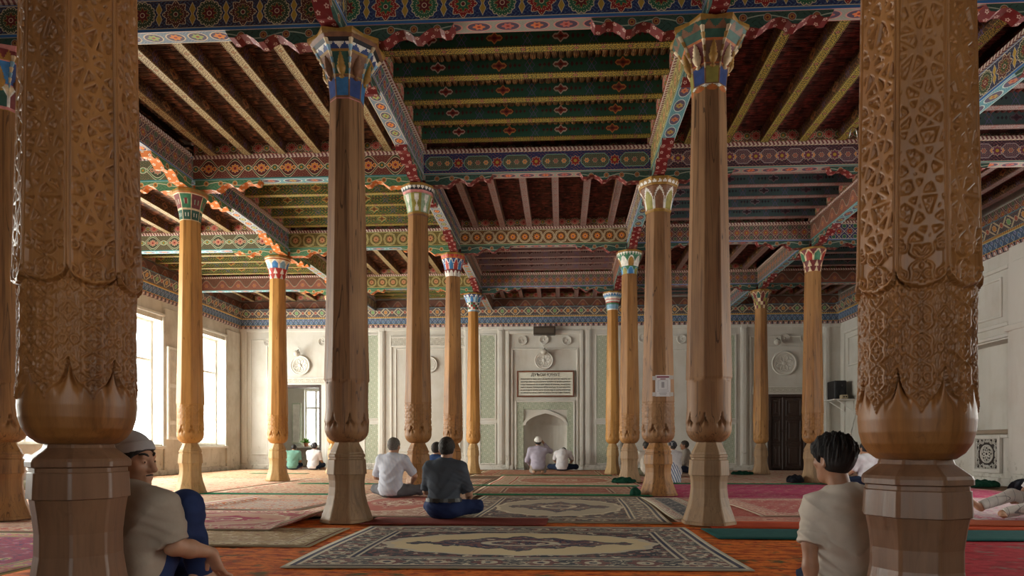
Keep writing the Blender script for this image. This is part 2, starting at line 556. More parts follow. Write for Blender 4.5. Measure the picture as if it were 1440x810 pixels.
def paint_blossom_red(name, ground=(0.16, 0.012, 0.012), dot=(0.55, 0.36, 0.30)):
    """bracket soffits: pale open blossoms on red"""
    b = B(name); x, y = b.uv()
    P = 0.115
    row = b.floor(y / 0.10); xx = x + b.mod(row, 2.0) * (P / 2)
    lx = b.mod(xx, P) - P / 2; ly = b.mod(y, 0.10) - 0.05
    r = b.len(lx, ly); th = b.atan2(ly, lx)
    col = b.mix(r < 2.0, ground, ground)
    col = b.shape(col, r - (0.024 + b.cos(th * 5.0) * 0.005), dot, MAROON, 0.003)
    col = b.shape(col, r - 0.009, ground, MAROON, 0.003)
    col = b.mix(b.abs(y) > 0.088, col, OCHRE)
    return finish(b, col, x, y)

def paint_scroll(name, ground=GREEN, line=CREAM, flower=(0.55, 0.2, 0.05)):
    """bracket sides: a long pale scroll with round blossoms"""
    b = B(name); x, y = b.uv()
    n = b.noise(b.vec(x, y), 3.0, 1.0)
    s = y + 0.06 + b.sin(x * 9.0) * 0.028
    col = b.mix(filigree(b, x, y, 50.0, 0.07), ground, tuple(q * 0.45 for q in ground))
    col = b.mix(b.abs(s) < 0.006, col, line)
    lx = b.mod(x + 0.05, 0.24) - 0.12
    r = b.len(lx, y + 0.055)
    col = b.shape(col, r - 0.042, flower, line, 0.006)
    col = b.shape(col, r - 0.020, MAROON, OCHRE, 0.006)
    return finish(b, col, x, y)

def paint_sticks(name, a=(0.13, 0.06, 0.03), c=(0.05, 0.022, 0.014), d=(0.30, 0.12, 0.06)):
    """half-round sticks over the joists: stained brown with little painted wavy bars"""
    b = B(name); x, y = b.uv()
    n = b.noise(b.vec(x * 5.0, y * 26.0), 1.0, 2.0)
    col = b.mix(b.ramp(n, 0.35, 0.65), c, a)
    st = b.noise(b.vec(x * 9.0 + 3.0, y * 21.0), 1.0, 1.0)
    col = b.mix(b.ramp(st, 0.54, 0.60), col, d)
    col = b.mix(b.noise(b.vec(x * 7.0 - 5.0, y * 19.0), 1.0, 1.0) < 0.40, col, tuple(q * 0.5 for q in c))
    return finish(b, col, x, y, 0.7)

HB = 0.18      # half height of a main beam
M_STAR = paint_stars('paint_stars', HB)
M_STAR2 = paint_stars('paint_stars_dark', HB, (0.04, 0.03, 0.06), (0.12, 0.035, 0.03), (0.05, 0.075, 0.04), 0.36)
M_CART = paint_cartouche('paint_cartouche', HB)
M_CART2 = paint_cartouche('paint_cartouche_plum', HB, (0.05, 0.025, 0.04), (0.4, 0.33, 0.33), (0.10, 0.05, 0.09), (0.2, 0.06, 0.1), 0.40)
M_INTER = paint_interlace('paint_interlace', HB, (0.17, 0.035, 0.03))
M_INTER2 = paint_interlace('paint_interlace_green', HB, (0.10, 0.11, 0.06), (0.6, 0.22, 0.14), (0.7, 0.68, 0.5), (0.15, 0.32, 0.14), 0.5)
M_CIRC = paint_circles('paint_circles', HB)
M_CIRC2 = paint_circles('paint_circles_olive', HB, (0.09, 0.08, 0.03), (0.55, 0.26, 0.12), (0.6, 0.5, 0.22), 0.30)
M_LATT = paint_lattice('paint_lattice', HB)
M_LATT2 = paint_lattice('paint_lattice_brown', HB, (0.09, 0.035, 0.03), (0.35, 0.1, 0.05), (0.10, 0.13, 0.08), (0.5, 0.38, 0.28), 0.2)
M_WAVE = paint_waves('paint_waves', HB)
M_SOF = paint_medallion('soffit_medallions', 0.10)
M_SOF2 = paint_medallion('soffit_pink', 0.10, (0.34, 0.36, 0.27), (0.75, 0.22, 0.08), PINK, 0.30, (0.55, 0.16, 0.13))
M_SOF3 = paint_medallion('soffit_teal', 0.10, (0.06, 0.28, 0.32), (0.5, 0.18, 0.08), (0.5, 0.6, 0.55), 0.36, (0.42, 0.3, 0.08))
M_JY = paint_joist_soffit('joist_soffit_yellow', 0.055)
M_JC = paint_joist_soffit('joist_soffit_cream', 0.055, (0.45, 0.35, 0.17), (0.15, 0.08, 0.03), (0.34, 0.17, 0.06), (0.58, 0.5, 0.28))
M_JP = paint_joist_soffit('joist_soffit_mauve', 0.055, (0.34, 0.25, 0.23), (0.20, 0.10, 0.09), (0.36, 0.14, 0.11), (0.40, 0.32, 0.28))
M_JG = paint_joist_side('joist_side_green', 0.11)
M_JG2 = paint_joist_side('joist_side_leafy', 0.11, (0.05, 0.13, 0.05), (0.33, 0.12, 0.03), (0.12, 0.06, 0.03), (0.55, 0.35, 0.1), (0.5, 0.5, 0.2), (0.42, 0.24, 0.06))
M_JB = paint_joist_side('joist_side_brown', 0.11, (0.06, 0.03, 0.018), (0.26, 0.09, 0.03), (0.03, 0.012, 0.01), (0.34, 0.17, 0.06), (0.35, 0.2, 0.1), (0.22, 0.11, 0.035))
M_JM = paint_joist_side('joist_side_mauve', 0.11, (0.24, 0.15, 0.14), (0.10, 0.035, 0.03), (0.07, 0.03, 0.03), (0.3, 0.22, 0.2), (0.3, 0.22, 0.2))
M_JS = paint_joist_side('joist_side_slate', 0.11, (0.06, 0.10, 0.10), (0.06, 0.02, 0.03), (0.03, 0.02, 0.03), (0.12, 0.08, 0.1), (0.2, 0.16, 0.18))
M_ROPE = paint_rope('rope_moulding')
M_ROPE2 = paint_rope('rope_moulding_gold', (0.62, 0.36, 0.10), (0.14, 0.05, 0.03))
M_BLOS = paint_blossom_red('bracket_red_blossoms')
M_BLOS2 = paint_blossom_red('bracket_orange_blossoms', (0.62, 0.17, 0.025), (0.85, 0.72, 0.5))
M_SCRO = paint_scroll('bracket_scroll_green', (0.10, 0.24, 0.12))
M_SCRO2 = paint_scroll('bracket_scroll_dark', (0.04, 0.09, 0.07), (0.4, 0.45, 0.35), (0.3, 0.09, 0.05))
M_STICK = paint_sticks('stick_boards')
M_STICK2 = paint_sticks('stick_boards_red', (0.12, 0.035, 0.022), (0.045, 0.015, 0.012), (0.24, 0.05, 0.04))
M_STICK3 = paint_sticks('stick_boards_gold', (0.2, 0.12, 0.04), (0.08, 0.04, 0.02), (0.42, 0.22, 0.08))
M_END = paint_interlace('joist_end_boards', 0.11, (0.1, 0.045, 0.03), (0.5, 0.12, 0.09), (0.6, 0.42, 0.3), (0.12, 0.2, 0.08), 0.275)

def wood(name, dark, mid, light, rough=0.45, crack=0.5, fine=1.0, spec=0.4):
    b = B(name); x, y, z = b.obj(); o = b.random() * 37.0
    g = b.noise(b.vec(x * 22.0 * fine, y * 22.0 * fine, z * 1.6 + o), 1.0, 5.0, 0.6)
    big = b.noise(b.vec(x * 3.0, y * 3.0, z * 0.7 + o), 1.0, 3.0)
    col = b.mix(b.ramp(g, 0.3, 0.7), dark, mid)
    col = b.mix(b.ramp(big, 0.42, 0.72) * 0.75, col, light)
    sk = b.noise(b.vec(x * 30.0, y * 30.0, z * 0.45 + o * 1.3), 1.0, 3.0, 0.7)
    col = b.mix(b.ramp(sk, 0.54, 0.68) * min(1.0, crack + 0.15), col, tuple(q * 0.55 for q in dark))
    cr = b.noise(b.vec(x * 13.0, y * 13.0, z * 0.55 + o), 1.0, 1.0)
    ln = b.abs(cr - 0.5) < 0.006
    col = b.mix(ln * crack, col, tuple(q * 0.2 for q in dark))
    b.bump(g, 0.25, 0.006)
    return b.done(col, b.mixf(b.ramp(g, 0.3, 0.7), rough, rough + 0.15), spec)
W_NEAR = wood('wood_carved_brown', (0.15, 0.055, 0.014), (0.30, 0.118, 0.03), (0.40, 0.17, 0.045), 0.38, 0.15, 1.0, 0.5)
W_NEARB = wood('wood_base_walnut', (0.12, 0.055, 0.028), (0.20, 0.095, 0.048), (0.27, 0.14, 0.075), 0.35, 0.12, 1.0, 0.5)
W_OLD = wood('wood_weathered', (0.17, 0.078, 0.032), (0.31, 0.15, 0.062), (0.43, 0.235, 0.105), 0.5, 0.7)
W_OLDB = wood('wood_weathered_base', (0.21, 0.125, 0.06), (0.34, 0.21, 0.11), (0.45, 0.29, 0.16), 0.5, 0.2)
W_HONEY = wood('wood_honey', (0.36, 0.16, 0.035), (0.55, 0.26, 0.06), (0.68, 0.36, 0.10), 0.42, 0.35)
W_HONEYB = wood('wood_honey_base', (0.38, 0.22, 0.08), (0.52, 0.32, 0.13), (0.62, 0.42, 0.19), 0.45, 0.3)
W_TAN = wood('wood_tan', (0.20, 0.088, 0.026), (0.36, 0.165, 0.05), (0.48, 0.245, 0.08), 0.48, 0.6)
W_DOOR = wood('wood_door_dark', (0.028, 0.013, 0.010), (0.055, 0.028, 0.02), (0.08, 0.045, 0.032), 0.4, 0.3)

def plaster(name, c, dirt=(0.42, 0.36, 0.27), amt=0.5, low=True):
    b = B(name)
    n = b.node('ShaderNodeNewGeometry'); s = b.node('ShaderNodeSeparateXYZ')
    b.nt.links.new(n.outputs['Position'], s.inputs[0])
    x, y, z = (E(b, s.outputs[i]) for i in range(3))
    v = b.vec(x, y, z)
    f = b.noise(v, 1.4, 5.0, 0.6)
    st = b.noise(b.vec(x * 3.0, y * 3.0, z * 0.5), 1.6, 4.0, 0.6)
    col = b.mix(b.ramp(f, 0.45, 0.75) * amt, c, dirt)
    col = b.mix(b.ramp(st, 0.52, 0.75) * amt * 0.7, col, dirt)
    if low:
        m = b.noise(v, 5.0, 5.0, 0.7) - z * 0.16
        col = b.mix(b.ramp(m, 0.50, 0.62) * 0.55, col, (0.20, 0.17, 0.12))
    b.bump(b.noise(v, 26.0, 4.0, 0.6), 0.15, 0.01)
    return b.done(col, 0.8, 0.2)
M_WALL = plaster('white_plaster', (0.64, 0.625, 0.575), (0.47, 0.43, 0.35))
M_TRIM = plaster('white_plaster_trim', (0.68, 0.665, 0.615), (0.52, 0.48, 0.4), 0.4)
M_DIRTY = plaster('stained_plaster', (0.62, 0.59, 0.52), (0.36, 0.31, 0.23), 0.7)

def carved_plaster(name, a, c, k=34.0):
    """shallow carved gypsum tracery, tinted in its grounds"""
    b = B(name); x, y = b.uv()
    P = 0.20
    u, v = x * (2 * PI / P), y * (2 * PI / P)
    f = b.cos(u) + b.cos(v)
    t = b.min(b.abs(f), b.min(b.abs(f - 1.1), b.abs(f + 1.1)))
    g = b.cos(u * 2.0 + b.sin(v)) * b.cos(v * 2.0 + b.sin(u))
    line = b.ramp(b.min(t, b.abs(g) * 0.6), 0.10, 0.28)
    b.bump(1.0 - line, 0.8, 0.012)
    return b.done(b.mix(line, a, c), 0.8, 0.2)
M_GREENP = carved_plaster('green_carved_gypsum', (0.58, 0.60, 0.50), (0.33, 0.41, 0.28))
M_WHITEP = carved_plaster('white_carved_gypsum', (0.66, 0.64, 0.57), (0.46, 0.43, 0.36))
# ------------------------------------------------------------------ walls, floor, ceiling slab
def holed_wall(name, ua, ub, za, zb, holes, place, depth, mat, parent=None):
    """wall face in (u, z) with rectangular holes; place(u, d, z) -> point, d = 0 inner face, d = depth outer face"""
    us = sorted({ua, ub, *[h for q in holes for h in q[:2]]})
    zs = sorted({za, zb, *[h for q in holes for h in q[2:]]})
    m = MB()
    def solid(i, j):
        if i < 0 or j < 0 or i >= len(us) - 1 or j >= len(zs) - 1: return False
        u, z = (us[i] + us[i + 1]) / 2, (zs[j] + zs[j + 1]) / 2
        return not any(h[0] < u < h[1] and h[2] < z < h[3] for h in holes)
    for i in range(len(us) - 1):
        for j in range(len(zs) - 1):
            if not solid(i, j): continue
            u0, u1, z0, z1 = us[i], us[i + 1], zs[j], zs[j + 1]
            c = [(u0, z0), (u1, z0), (u1, z1), (u0, z1)]
            m.poly([place(u, 0, z) for u, z in c], c)
            m.poly([place(u, depth, z) for u, z in reversed(c)], c)
            for (di, dj, a, q) in ((-1, 0, (u0, z0), (u0, z1)), (1, 0, (u1, z0), (u1, z1)), (0, -1, (u0, z0), (u1, z0)), (0, 1, (u0, z1), (u1, z1))):
                if not solid(i + di, j + dj):
                    m.poly([place(a[0], 0, a[1]), place(q[0], 0, q[1]), place(q[0], depth, q[1]), place(a[0], depth, a[1])])
    return tag(m.build(name, mat, parent), kind='structure')

TOPZ = 5.95
PLX = lambda u, d, z: (XW0 - d, u, z)
PRX = lambda u, d, z: (XW1 + d, u, z)
PBY = lambda u, d, z: (u, YW1 + d, z)
PFY = lambda u, d, z: (u, YW0 - d, z)
# back wall openings
DLX0, _ = px_wall(387, 600, YW1); DLX1, DLZ = px_wall(453, 541, YW1)
DRX0, DRZ = px_wall(1079, 554, YW1); DRX1, _ = px_wall(1135, 554, YW1)
MHX0, _ = px_wall(737, 594, YW1); MHX1, MHZ = px_wall(797, 577, YW1)
holed_wall('wall_left', YW0 - 0.4, YW1 + 0.4, 0, TOPZ, [(a, c, WZ0, WZ1) for a, c in LEFT_WIN], PLX, 0.4, M_DIRTY)
NICHE = (13.45, 15.2, 1.02, 2.35 + 0.55)
holed_wall('wall_right', YW0 - 0.4, YW1 + 0.4, 0, TOPZ, [(a, c, WZ0, WZ1) for a, c in RIGHT_WIN] + [NICHE], PRX, 0.4, M_WALL)
holed_wall('wall_back', XW0, XW1, 0, TOPZ, [(DLX0, DLX1, -0.0, DLZ), (DRX0, DRX1, 0, DRZ), (MHX0, MHX1, 0, MHZ)], PBY, 0.35, M_WALL)
holed_wall('wall_front', XW0, XW1, 0, TOPZ, [(a, c, WZ0, WZ1) for a, c in FRONT_WIN], PFY, 0.4, M_WALL)
M_FLOOR = plain('floor_boards_umber', (0.16, 0.09, 0.05), 0.75, 0.2, 0.0, 0.2, 3.0)
m = MB(); m.box(XW0 - 0.4, XW1 + 0.4, YW0 - 0.4, YW1 + 4.2, -0.15, 0.0)
tag(m.build('floor', M_FLOOR), kind='structure')
m = MB(); m.box(XW0 - 0.4, XW1 + 0.4, YW0 - 0.4, YW1 + 0.4, 5.84, 6.0)
tag(m.build('ceiling', plain('ceiling_boards', (0.10, 0.05, 0.03), 0.8, 0.2)), kind='structure')

def glass_mat():
    b = B('window_glass')
    t = b.node('ShaderNodeBsdfTransparent'); g = b.node('ShaderNodeBsdfGlossy'); mx = b.node('ShaderNodeMixShader')
    g.inputs['Roughness'].default_value = 0.03
    mx.inputs[0].default_value = 0.06
    t.inputs[0].default_value = (0.96, 0.98, 0.97, 1)
    b.nt.links.new(t.outputs[0], mx.inputs[1]); b.nt.links.new(g.outputs[0], mx.inputs[2])
    b.nt.links.new(mx.outputs[0], b.out.inputs['Surface'])
    return b.m
M_GLASS = glass_mat()
M_SASH = plain('sash_white_paint', (0.78, 0.77, 0.73), 0.5)
def window(n, ua, ub, za, zb, place, d):
    """timber window set d deep in its opening: frame, mullion, transom, panes"""
    def bx(m, u0, u1, d0, d1, z0, z1):
        c = [place(u0, d0, z0), place(u1, d1, z1)]
        lo = [min(c[0][k], c[1][k]) for k in range(3)]; hi = [max(c[0][k], c[1][k]) for k in range(3)]
        m.box(lo[0], hi[0], lo[1], hi[1], lo[2], hi[2], 0, 0.006)
    m = MB(); w = 0.07
    bx(m, ua, ua + w, d, d + 0.07, za, zb); bx(m, ub - w, ub, d, d + 0.07, za, zb)
    bx(m, ua + w, ub - w, d, d + 0.07, zb - w, zb); bx(m, ua + w, ub - w, d, d + 0.07, za, za + w)
    um, zt = (ua + ub) / 2, za + (zb - za) * 0.68
    bx(m, um - 0.04, um + 0.04, d + 0.005, d + 0.065, za + w, zb - w)
    bx(m, ua + w, um - 0.04, d + 0.01, d + 0.06, zt - 0.035, zt + 0.035); bx(m, um + 0.04, ub - w, d + 0.01, d + 0.06, zt - 0.035, zt + 0.035)
    o = tag(m.build('window_%d' % n, M_SASH), kind='structure')
    g = MB()
    for u0, u1 in ((ua + w, um - 0.04), (um + 0.04, ub - w)):
        for z0, z1 in ((za + w, zt - 0.035), (zt + 0.035, zb - w)):
            bx2 = [place(u0, d + 0.03, z0), place(u1, d + 0.038, z1)]
            g.box(min(bx2[0][0], bx2[1][0]), max(bx2[0][0], bx2[1][0]), min(bx2[0][1], bx2[1][1]), max(bx2[0][1], bx2[1][1]), z0, z1)
    g.build('pane', M_GLASS, o)
    return o
nw = 0
for a, c in LEFT_WIN: nw += 1; window(nw, a, c, WZ0, WZ1, PLX, 0.26)
for a, c in RIGHT_WIN: nw += 1; window(nw, a, c, WZ0, WZ1, PRX, 0.26)
for a, c in FRONT_WIN: nw += 1; window(nw, a, c, WZ0, WZ1, PFY, 0.26)

# ------------------------------------------------------------------ plaster trim
ntrim = 0
def trim(boxes, mat=None, bev=0.012):
    global ntrim
    ntrim += 1
    m = MB()
    for q in boxes: m.box(*q, 0, bev)
    return tag(m.build('trim_%d' % ntrim, mat or M_TRIM), kind='structure')
def frame_boxes_back(x0, x1, z0, z1, w, d, Y=YW1, bottom=True):
    r = [(x0, x0 + w, Y - d, Y + 0.01, z0, z1), (x1 - w, x1, Y - d, Y + 0.01, z0, z1), (x0 + w, x1 - w, Y - d, Y + 0.01, z1 - w, z1)]
    if bottom: r.append((x0 + w, x1 - w, Y - d, Y + 0.01, z0, z0 + w))
    return r
def fb(u0, u1, v0, v1, w, d, bottom=True):
    """frame on the back wall, given by its outline in the photograph"""
    x0, z1 = px_wall(u0, v0, YW1); x1, z0 = px_wall(u1, v1, YW1)
    return trim(frame_boxes_back(x0, x1, max(z0, 0.02), z1, w, d, YW1, bottom))
CORZ = 4.62
# vertical pilaster strips between the blind bays
for u in (344, 462, 537, 657, 704, 827, 870, 1008, 1046, 1162):
    x, _ = px_wall(u, 600, YW1)
    trim([(x - 0.10, x + 0.10, YW1 - 0.06, YW1 + 0.01, 0.02, CORZ), (x - 0.06, x + 0.06, YW1 - 0.085, YW1 - 0.055, 0.2, CORZ - 0.12)])
fb(352, 377, 478, 640, 0.05, 0.03); fb(377, 459, 532, 662, 0.16, 0.035, False)
fb(549, 655, 472, 640, 0.06, 0.035); fb(556, 648, 490, 636, 0.04, 0.03)
fb(712, 820, 466, 662, 0.10, 0.10, False); fb(719, 813, 490, 662, 0.06, 0.06, False)
fb(878, 1000, 472, 640, 0.06, 0.035); fb(885, 994, 492, 636, 0.04, 0.03)
fb(1054, 1157, 472, 662, 0.06, 0.035, False); fb(1060, 1151, 487, 545, 0.03, 0.025)
trim([(XW0, XW1, YW1 - 0.05, YW1 + 0.01, CORZ - 0.10, CORZ)])
# tinted carved panels: one pair per pier
npan = 0
def carved_panel(u0, u1, v0, v1, mat, d=0.03, Y=YW1):
    global ntrim
    x0, z1 = px_wall(u0, v0, Y); x1, z0 = px_wall(u1, v1, Y)
    m = MB()
    m.box(x0, x1, Y - d, Y + 0.01, z0, z1, 0, 0.004)
    for q in frame_boxes_back(x0 - 0.05, x1 + 0.05, z0 - 0.05, z1 + 0.05, 0.05, d + 0.015, Y): m.box(*q, 1, 0.008)
    ntrim += 1
    return tag(m.build('trim_%d' % ntrim, [mat, M_TRIM]), kind='structure')
for u0, u1 in ((514, 532), (676, 696), (839, 856), (1017, 1033)):
    carved_panel(u0, u1, 472, 588, M_GREENP); carved_panel(u0, u1, 597, 651, M_GREENP)
carved_panel(379, 457, 533, 539, M_WHITEP, 0.045); carved_panel(1060, 1151, 545, 552, M_WHITEP, 0.04)
carved_panel(551, 654, 476, 485, M_WHITEP, 0.045)
# skirting
for a, c in ((XW0, DLX0 - 0.1), (DLX1 + 0.1, MHX0 - 0.35), (MHX1 + 0.35, DRX0 - 0.1), (DRX1 + 0.1, XW1)):
    trim([(a, c, YW1 - 0.07, YW1 + 0.01, 0, 0.16)])

# ------------------------------------------------------------------ mihrab
xm = (MHX0 + MHX1) / 2; hw = (MHX1 - MHX0) / 2
zs_ = px_wall(767, 598, YW1)[1]
def arch(hw, z0, z1, n=14):
    """pointed arch curve from the right springing over the apex to the left springing"""
    R = hw * 2.1
    amax = math.acos((R - hw) / R)
    top = R * math.sin(amax)
    pts = [(R * math.cos(amax * k / n) - (R - hw), z0 + (z1 - z0) * R * math.sin(amax * k / n) / top) for k in range(n + 1)]
    pts[-1] = (0.0, z1)
    return pts + [(-x, z) for x, z in reversed(pts[:-1])]
m = MB()
A = arch(hw - 0.03, zs_, MHZ - 0.06)
# spandrel plate around the arch
outer = [(hw, zs_)] + [(hw, MHZ + 0.001)] + [(-hw, MHZ + 0.001)] + [(-hw, zs_)]
prof = [(xm + x, z) for x, z in outer] + [(xm + x, z) for x, z in reversed(A)]
m.prism(prof, (0, YW1 + 0.12, 0), (1, 0, 0), (0, 0, 1), (0, -1, 0), 0.10)
# curved niche behind
NN = 18
def niche_ring(z, k):
    """half-plan of the recess at height z, narrowing with the arch above the springing"""
    w = hw if z <= zs_ else hw * max(0.02, 1 - ((z - zs_) / (MHZ + 0.02 - zs_)) ** 1.7)
    return [(xm + w * math.cos(PI * i / NN), YW1 + 0.05 + 0.85 * (w / hw) * math.sin(PI * i / NN), z) for i in range(NN + 1)]
zz_ = [0.0, 0.5, 0.56, 0.60, 1.0, zs_] + [zs_ + (MHZ + 0.01 - zs_) * k / 10 for k in range(1, 11)]
rings = [niche_ring(z, 0) for z in zz_]
for i in range(len(rings) - 1):
    for k in range(NN):
        m.poly([rings[i][k + 1], rings[i][k], rings[i + 1][k], rings[i + 1][k + 1]], None, 0, True)
tag(m.build('wall_mihrab_niche', M_WALL), kind='structure')
arcband = MB()
Ao = arch(hw + 0.03, zs_, MHZ + 0.02); Ai = arch(hw - 0.05, zs_, MHZ - 0.10)
for i in range(len(Ao) - 1):
    a0, a1, b0, b1 = Ao[i], Ao[i + 1], Ai[i], Ai[i + 1]
    P = lambda q, y: (xm + q[0], y, q[1])
    y0, y1 = YW1 - 0.06, YW1 + 0.03
    arcband.poly([P(b0, y0), P(a0, y0), P(a1, y0), P(b1, y0)])
    arcband.poly([P(a0, y0), P(a0, y1), P(a1, y1), P(a1, y0)])
    arcband.poly([P(b0, y1), P(b0, y0), P(b1, y0), P(b1, y1)])
ntrim += 1
tag(arcband.build('trim_%d' % ntrim, M_TRIM), kind='structure')
# green carved surround of the niche: two jambs and a lintel with its pale inner panel
gx0, gz1 = px_wall(727, 566, YW1); gx1, _ = px_wall(806, 566, YW1)
m = MB()
m.box(gx0, MHX0 - 0.01, YW1 - 0.05, YW1 + 0.01, 0.05, gz1, 0, 0.006)
m.box(MHX1 + 0.01, gx1, YW1 - 0.05, YW1 + 0.01, 0.05, gz1, 0, 0.006)
m.box(MHX0 - 0.01, MHX1 + 0.01, YW1 - 0.05, YW1 + 0.01, MHZ + 0.03, gz1, 0, 0.006)
for q in frame_boxes_back(gx0 - 0.06, gx1 + 0.06, 0.03, gz1 + 0.06, 0.06, 0.075, YW1, False): m.box(*q, 1, 0.01)
ntrim += 1
tag(m.build('trim_%d' % ntrim, [M_GREENP, M_TRIM]), kind='structure')

# ------------------------------------------------------------------ room behind the left doorway
m = MB()
rx0, rx1, ry0, ry1 = DLX0 - 1.6, DLX1 + 1.2, YW1 + 0.35, YW1 + 3.4
wx0, wz1 = px_wall(428, 548, ry1); wx1, wz0 = px_wall(458, 628, ry1)
m.box(rx0 - 0.1, rx0, ry0, ry1, 0, 3.3); m.box(rx1, rx1 + 0.1, ry0, ry1, 0, 3.3); m.box(rx0 - 0.1, rx1 + 0.1, ry0, ry1 + 0.1, 3.3, 3.4)
tag(m.build('wall_side_room', M_WALL), kind='structure')
holed_wall('wall_side_room_back', rx0, rx1, 0, 3.3, [(wx0, wx1, wz0, wz1)], lambda u, d, z: (u, ry1 + d, z), 0.2, M_WALL)
nw += 1; window(nw, wx0, wx1, wz0, wz1, lambda u, d, z: (u, ry1 + d, z), 0.1)
area('window_daylight', ((wx0 + wx1) / 2, ry1 + 0.4, (wz0 + wz1) / 2), (-PI / 2, 0, 0), wx1 - wx0, wz1 - wz0, 60, DAY)
# door frame and the leaf folded open into the room
m = MB()
for q in frame_boxes_back(DLX0, DLX1, 0, DLZ, 0.10, 0.05, YW1, False): m.box(q[0], q[1], YW1 - 0.02, YW1 + 0.20, q[4], q[5], 0, 0.01)
d1 = tag(m.build('door_1', W_DOOR), kind='structure')
m = MB()
lx, lz1 = px_wall(407, 566, ry1 - 0.3); lx2, lz0 = px_wall(420, 624, ry1 - 0.3)
m.box(lx, lx2, ry1 - 0.08, ry1 - 0.02, lz0, lz1, 0, 0.012)
m.box(lx + 0.05, lx2 - 0.05, ry1 - 0.10, ry1 - 0.07, lz0 + 0.06, lz1 - 0.06, 1, 0.01)
ntrim += 1
tag(m.build('trim_%d' % ntrim, [plain('pale_green_board', (0.55, 0.6, 0.5)), M_SASH]), kind='structure')
# ------------------------------------------------------------------ double door on the right of the back wall
m = MB()
for q in frame_boxes_back(DRX0, DRX1, 0, DRZ, 0.10, 0.05, YW1, False): m.box(q[0], q[1], YW1 - 0.02, YW1 + 0.2, q[4], q[5], 0, 0.01)
d2 = tag(m.build('door_2', W_DOOR), kind='structure')
xmid = px_wall(1102, 600, YW1)[0]
m = MB(); m.box(DRX0 + 0.02, DRX1 - 0.02, YW1 + 0.13, YW1 + 0.19, 0, DRZ - 0.02)
m.box(xmid - 0.035, xmid + 0.035, YW1 + 0.03, YW1 + 0.135, 0.02, DRZ - 0.10, 0, 0.012)
m.build('meeting_stile', W_DOOR, d2)
M_STUD = plain('door_iron', (0.05, 0.035, 0.028), 0.45, 0.5, 0.6)
for a, c in ((DRX0 + 0.10, xmid - 0.02), (xmid + 0.02, DRX1 - 0.10)):
    m = MB()
    m.box(a, c, YW1 + 0.06, YW1 + 0.12, 0.03, DRZ - 0.11, 0, 0.008)
    for z0 in (0.12, 0.92, 1.72):
        z1 = z0 + 0.68
        if z1 > DRZ - 0.15: z1 = DRZ - 0.18
        for q in frame_boxes_back(a + 0.06, c - 0.06, z0, z1, 0.05, 0.0, YW1): m.box(q[0], q[1], YW1 + 0.035, YW1 + 0.07, q[4], q[5], 0, 0.01)
        m.box(a + 0.16, c - 0.16, YW1 + 0.045, YW1 + 0.07, z0 + 0.10, z1 - 0.10, 0, 0.012)
    leaf = m.build('door_leaf', W_DOOR, d2)
    m = MB()
    for z in (0.06, 0.86, 1.66):
        for k in range(5):
            x = a + 0.10 + (c - a - 0.20) * k / 4
            m.lathe([(0.0, -0.02), (0.018, -0.012), (0.022, 0.0), (0.022, 0.01)], 8, (x, YW1 + 0.055, z), 'y')
    m.build('iron_studs', M_STUD, leaf)
    m = MB()
    xr = c - 0.05 if c < xmid else a + 0.05
    m.tube([(xr + 0.05 * math.cos(t), YW1 + 0.03, 1.25 + 0.05 * math.sin(t)) for t in np.linspace(0, 2 * PI, 13)], 0.008, 6)
    m.build('ring_handle', M_STUD, leaf)
# ------------------------------------------------------------------ left wall: shutter panels and piers between the windows
for (a, c) in ((17.15, 17.95), (14.22, 14.70), (11.05, 11.55), (20.45, 21.35)):
    trim([(XW0 - 0.01, XW0 + 0.05, a + 0.02, c - 0.02, 0.1, CORZ - 0.15)], M_DIRTY)
m = MB()
m.box(XW0 + 0.03, XW0 + 0.11, 17.22, 17.88, 0.95, 3.45, 0, 0.012)
for z0, z1 in ((1.02, 1.35), (1.45, 2.35), (2.45, 3.38)):
    m.box(XW0 + 0.10, XW0 + 0.125, 17.30, 17.80, z0, z1, 1, 0.012)
    m.box(XW0 + 0.12, XW0 + 0.135, 17.38, 17.72, z0 + 0.07, z1 - 0.07, 1, 0.008)
ntrim += 1
tag(m.build('trim_%d' % ntrim, [M_SASH, plain('aged_white_board', (0.6, 0.57, 0.5))]), kind='structure')
for (a, c) in LEFT_WIN[3:]:
    trim([(XW0 - 0.01, XW0 + 0.04, a - 0.10, a - 0.01, WZ0 - 0.1, WZ1 + 0.12), (XW0 - 0.01, XW0 + 0.04, c + 0.01, c + 0.10, WZ0 - 0.1, WZ1 + 0.12),
          (XW0 - 0.01, XW0 + 0.05, a - 0.12, c + 0.12, WZ1 + 0.12, WZ1 + 0.20), (XW0 - 0.01, XW0 + 0.08, a - 0.1, c + 0.1, WZ0 - 0.12, WZ0 - 0.04)])
trim([(XW0 - 0.01, XW0 + 0.06, YW0, YW1, 0, 0.14)], M_DIRTY)
# ------------------------------------------------------------------ right wall: piers, panels, niche
for (a, c) in ((12.35, 13.35), (15.35, 16.1), (18.1, 18.8)):
    trim([(XW1 - 0.12, XW1 + 0.01, a, c, 0.02, CORZ), (XW1 - 0.15, XW1 - 0.11, a + 0.15, c - 0.15, 0.25, CORZ - 0.3), (XW1 - 0.17, XW1 + 0.0, a - 0.06, c + 0.06, 3.0, 3.12)])
def frame_side(y0, y1, z0, z1, w, d):
    return [(XW1 - d, XW1 + 0.01, y0, y0 + w, z0, z1), (XW1 - d, XW1 + 0.01, y1 - w, y1, z0, z1), (XW1 - d, XW1 + 0.01, y0 + w, y1 - w, z1 - w, z1), (XW1 - d, XW1 + 0.01, y0 + w, y1 - w, z0, z0 + w)]
trim(frame_side(13.40, 15.30, 0.95, 3.0, 0.07, 0.06)); trim(frame_side(13.40, 15.30, 3.15, 4.35, 0.08, 0.05)); trim(frame_side(13.7, 15.0, 3.35, 4.15, 0.05, 0.04))
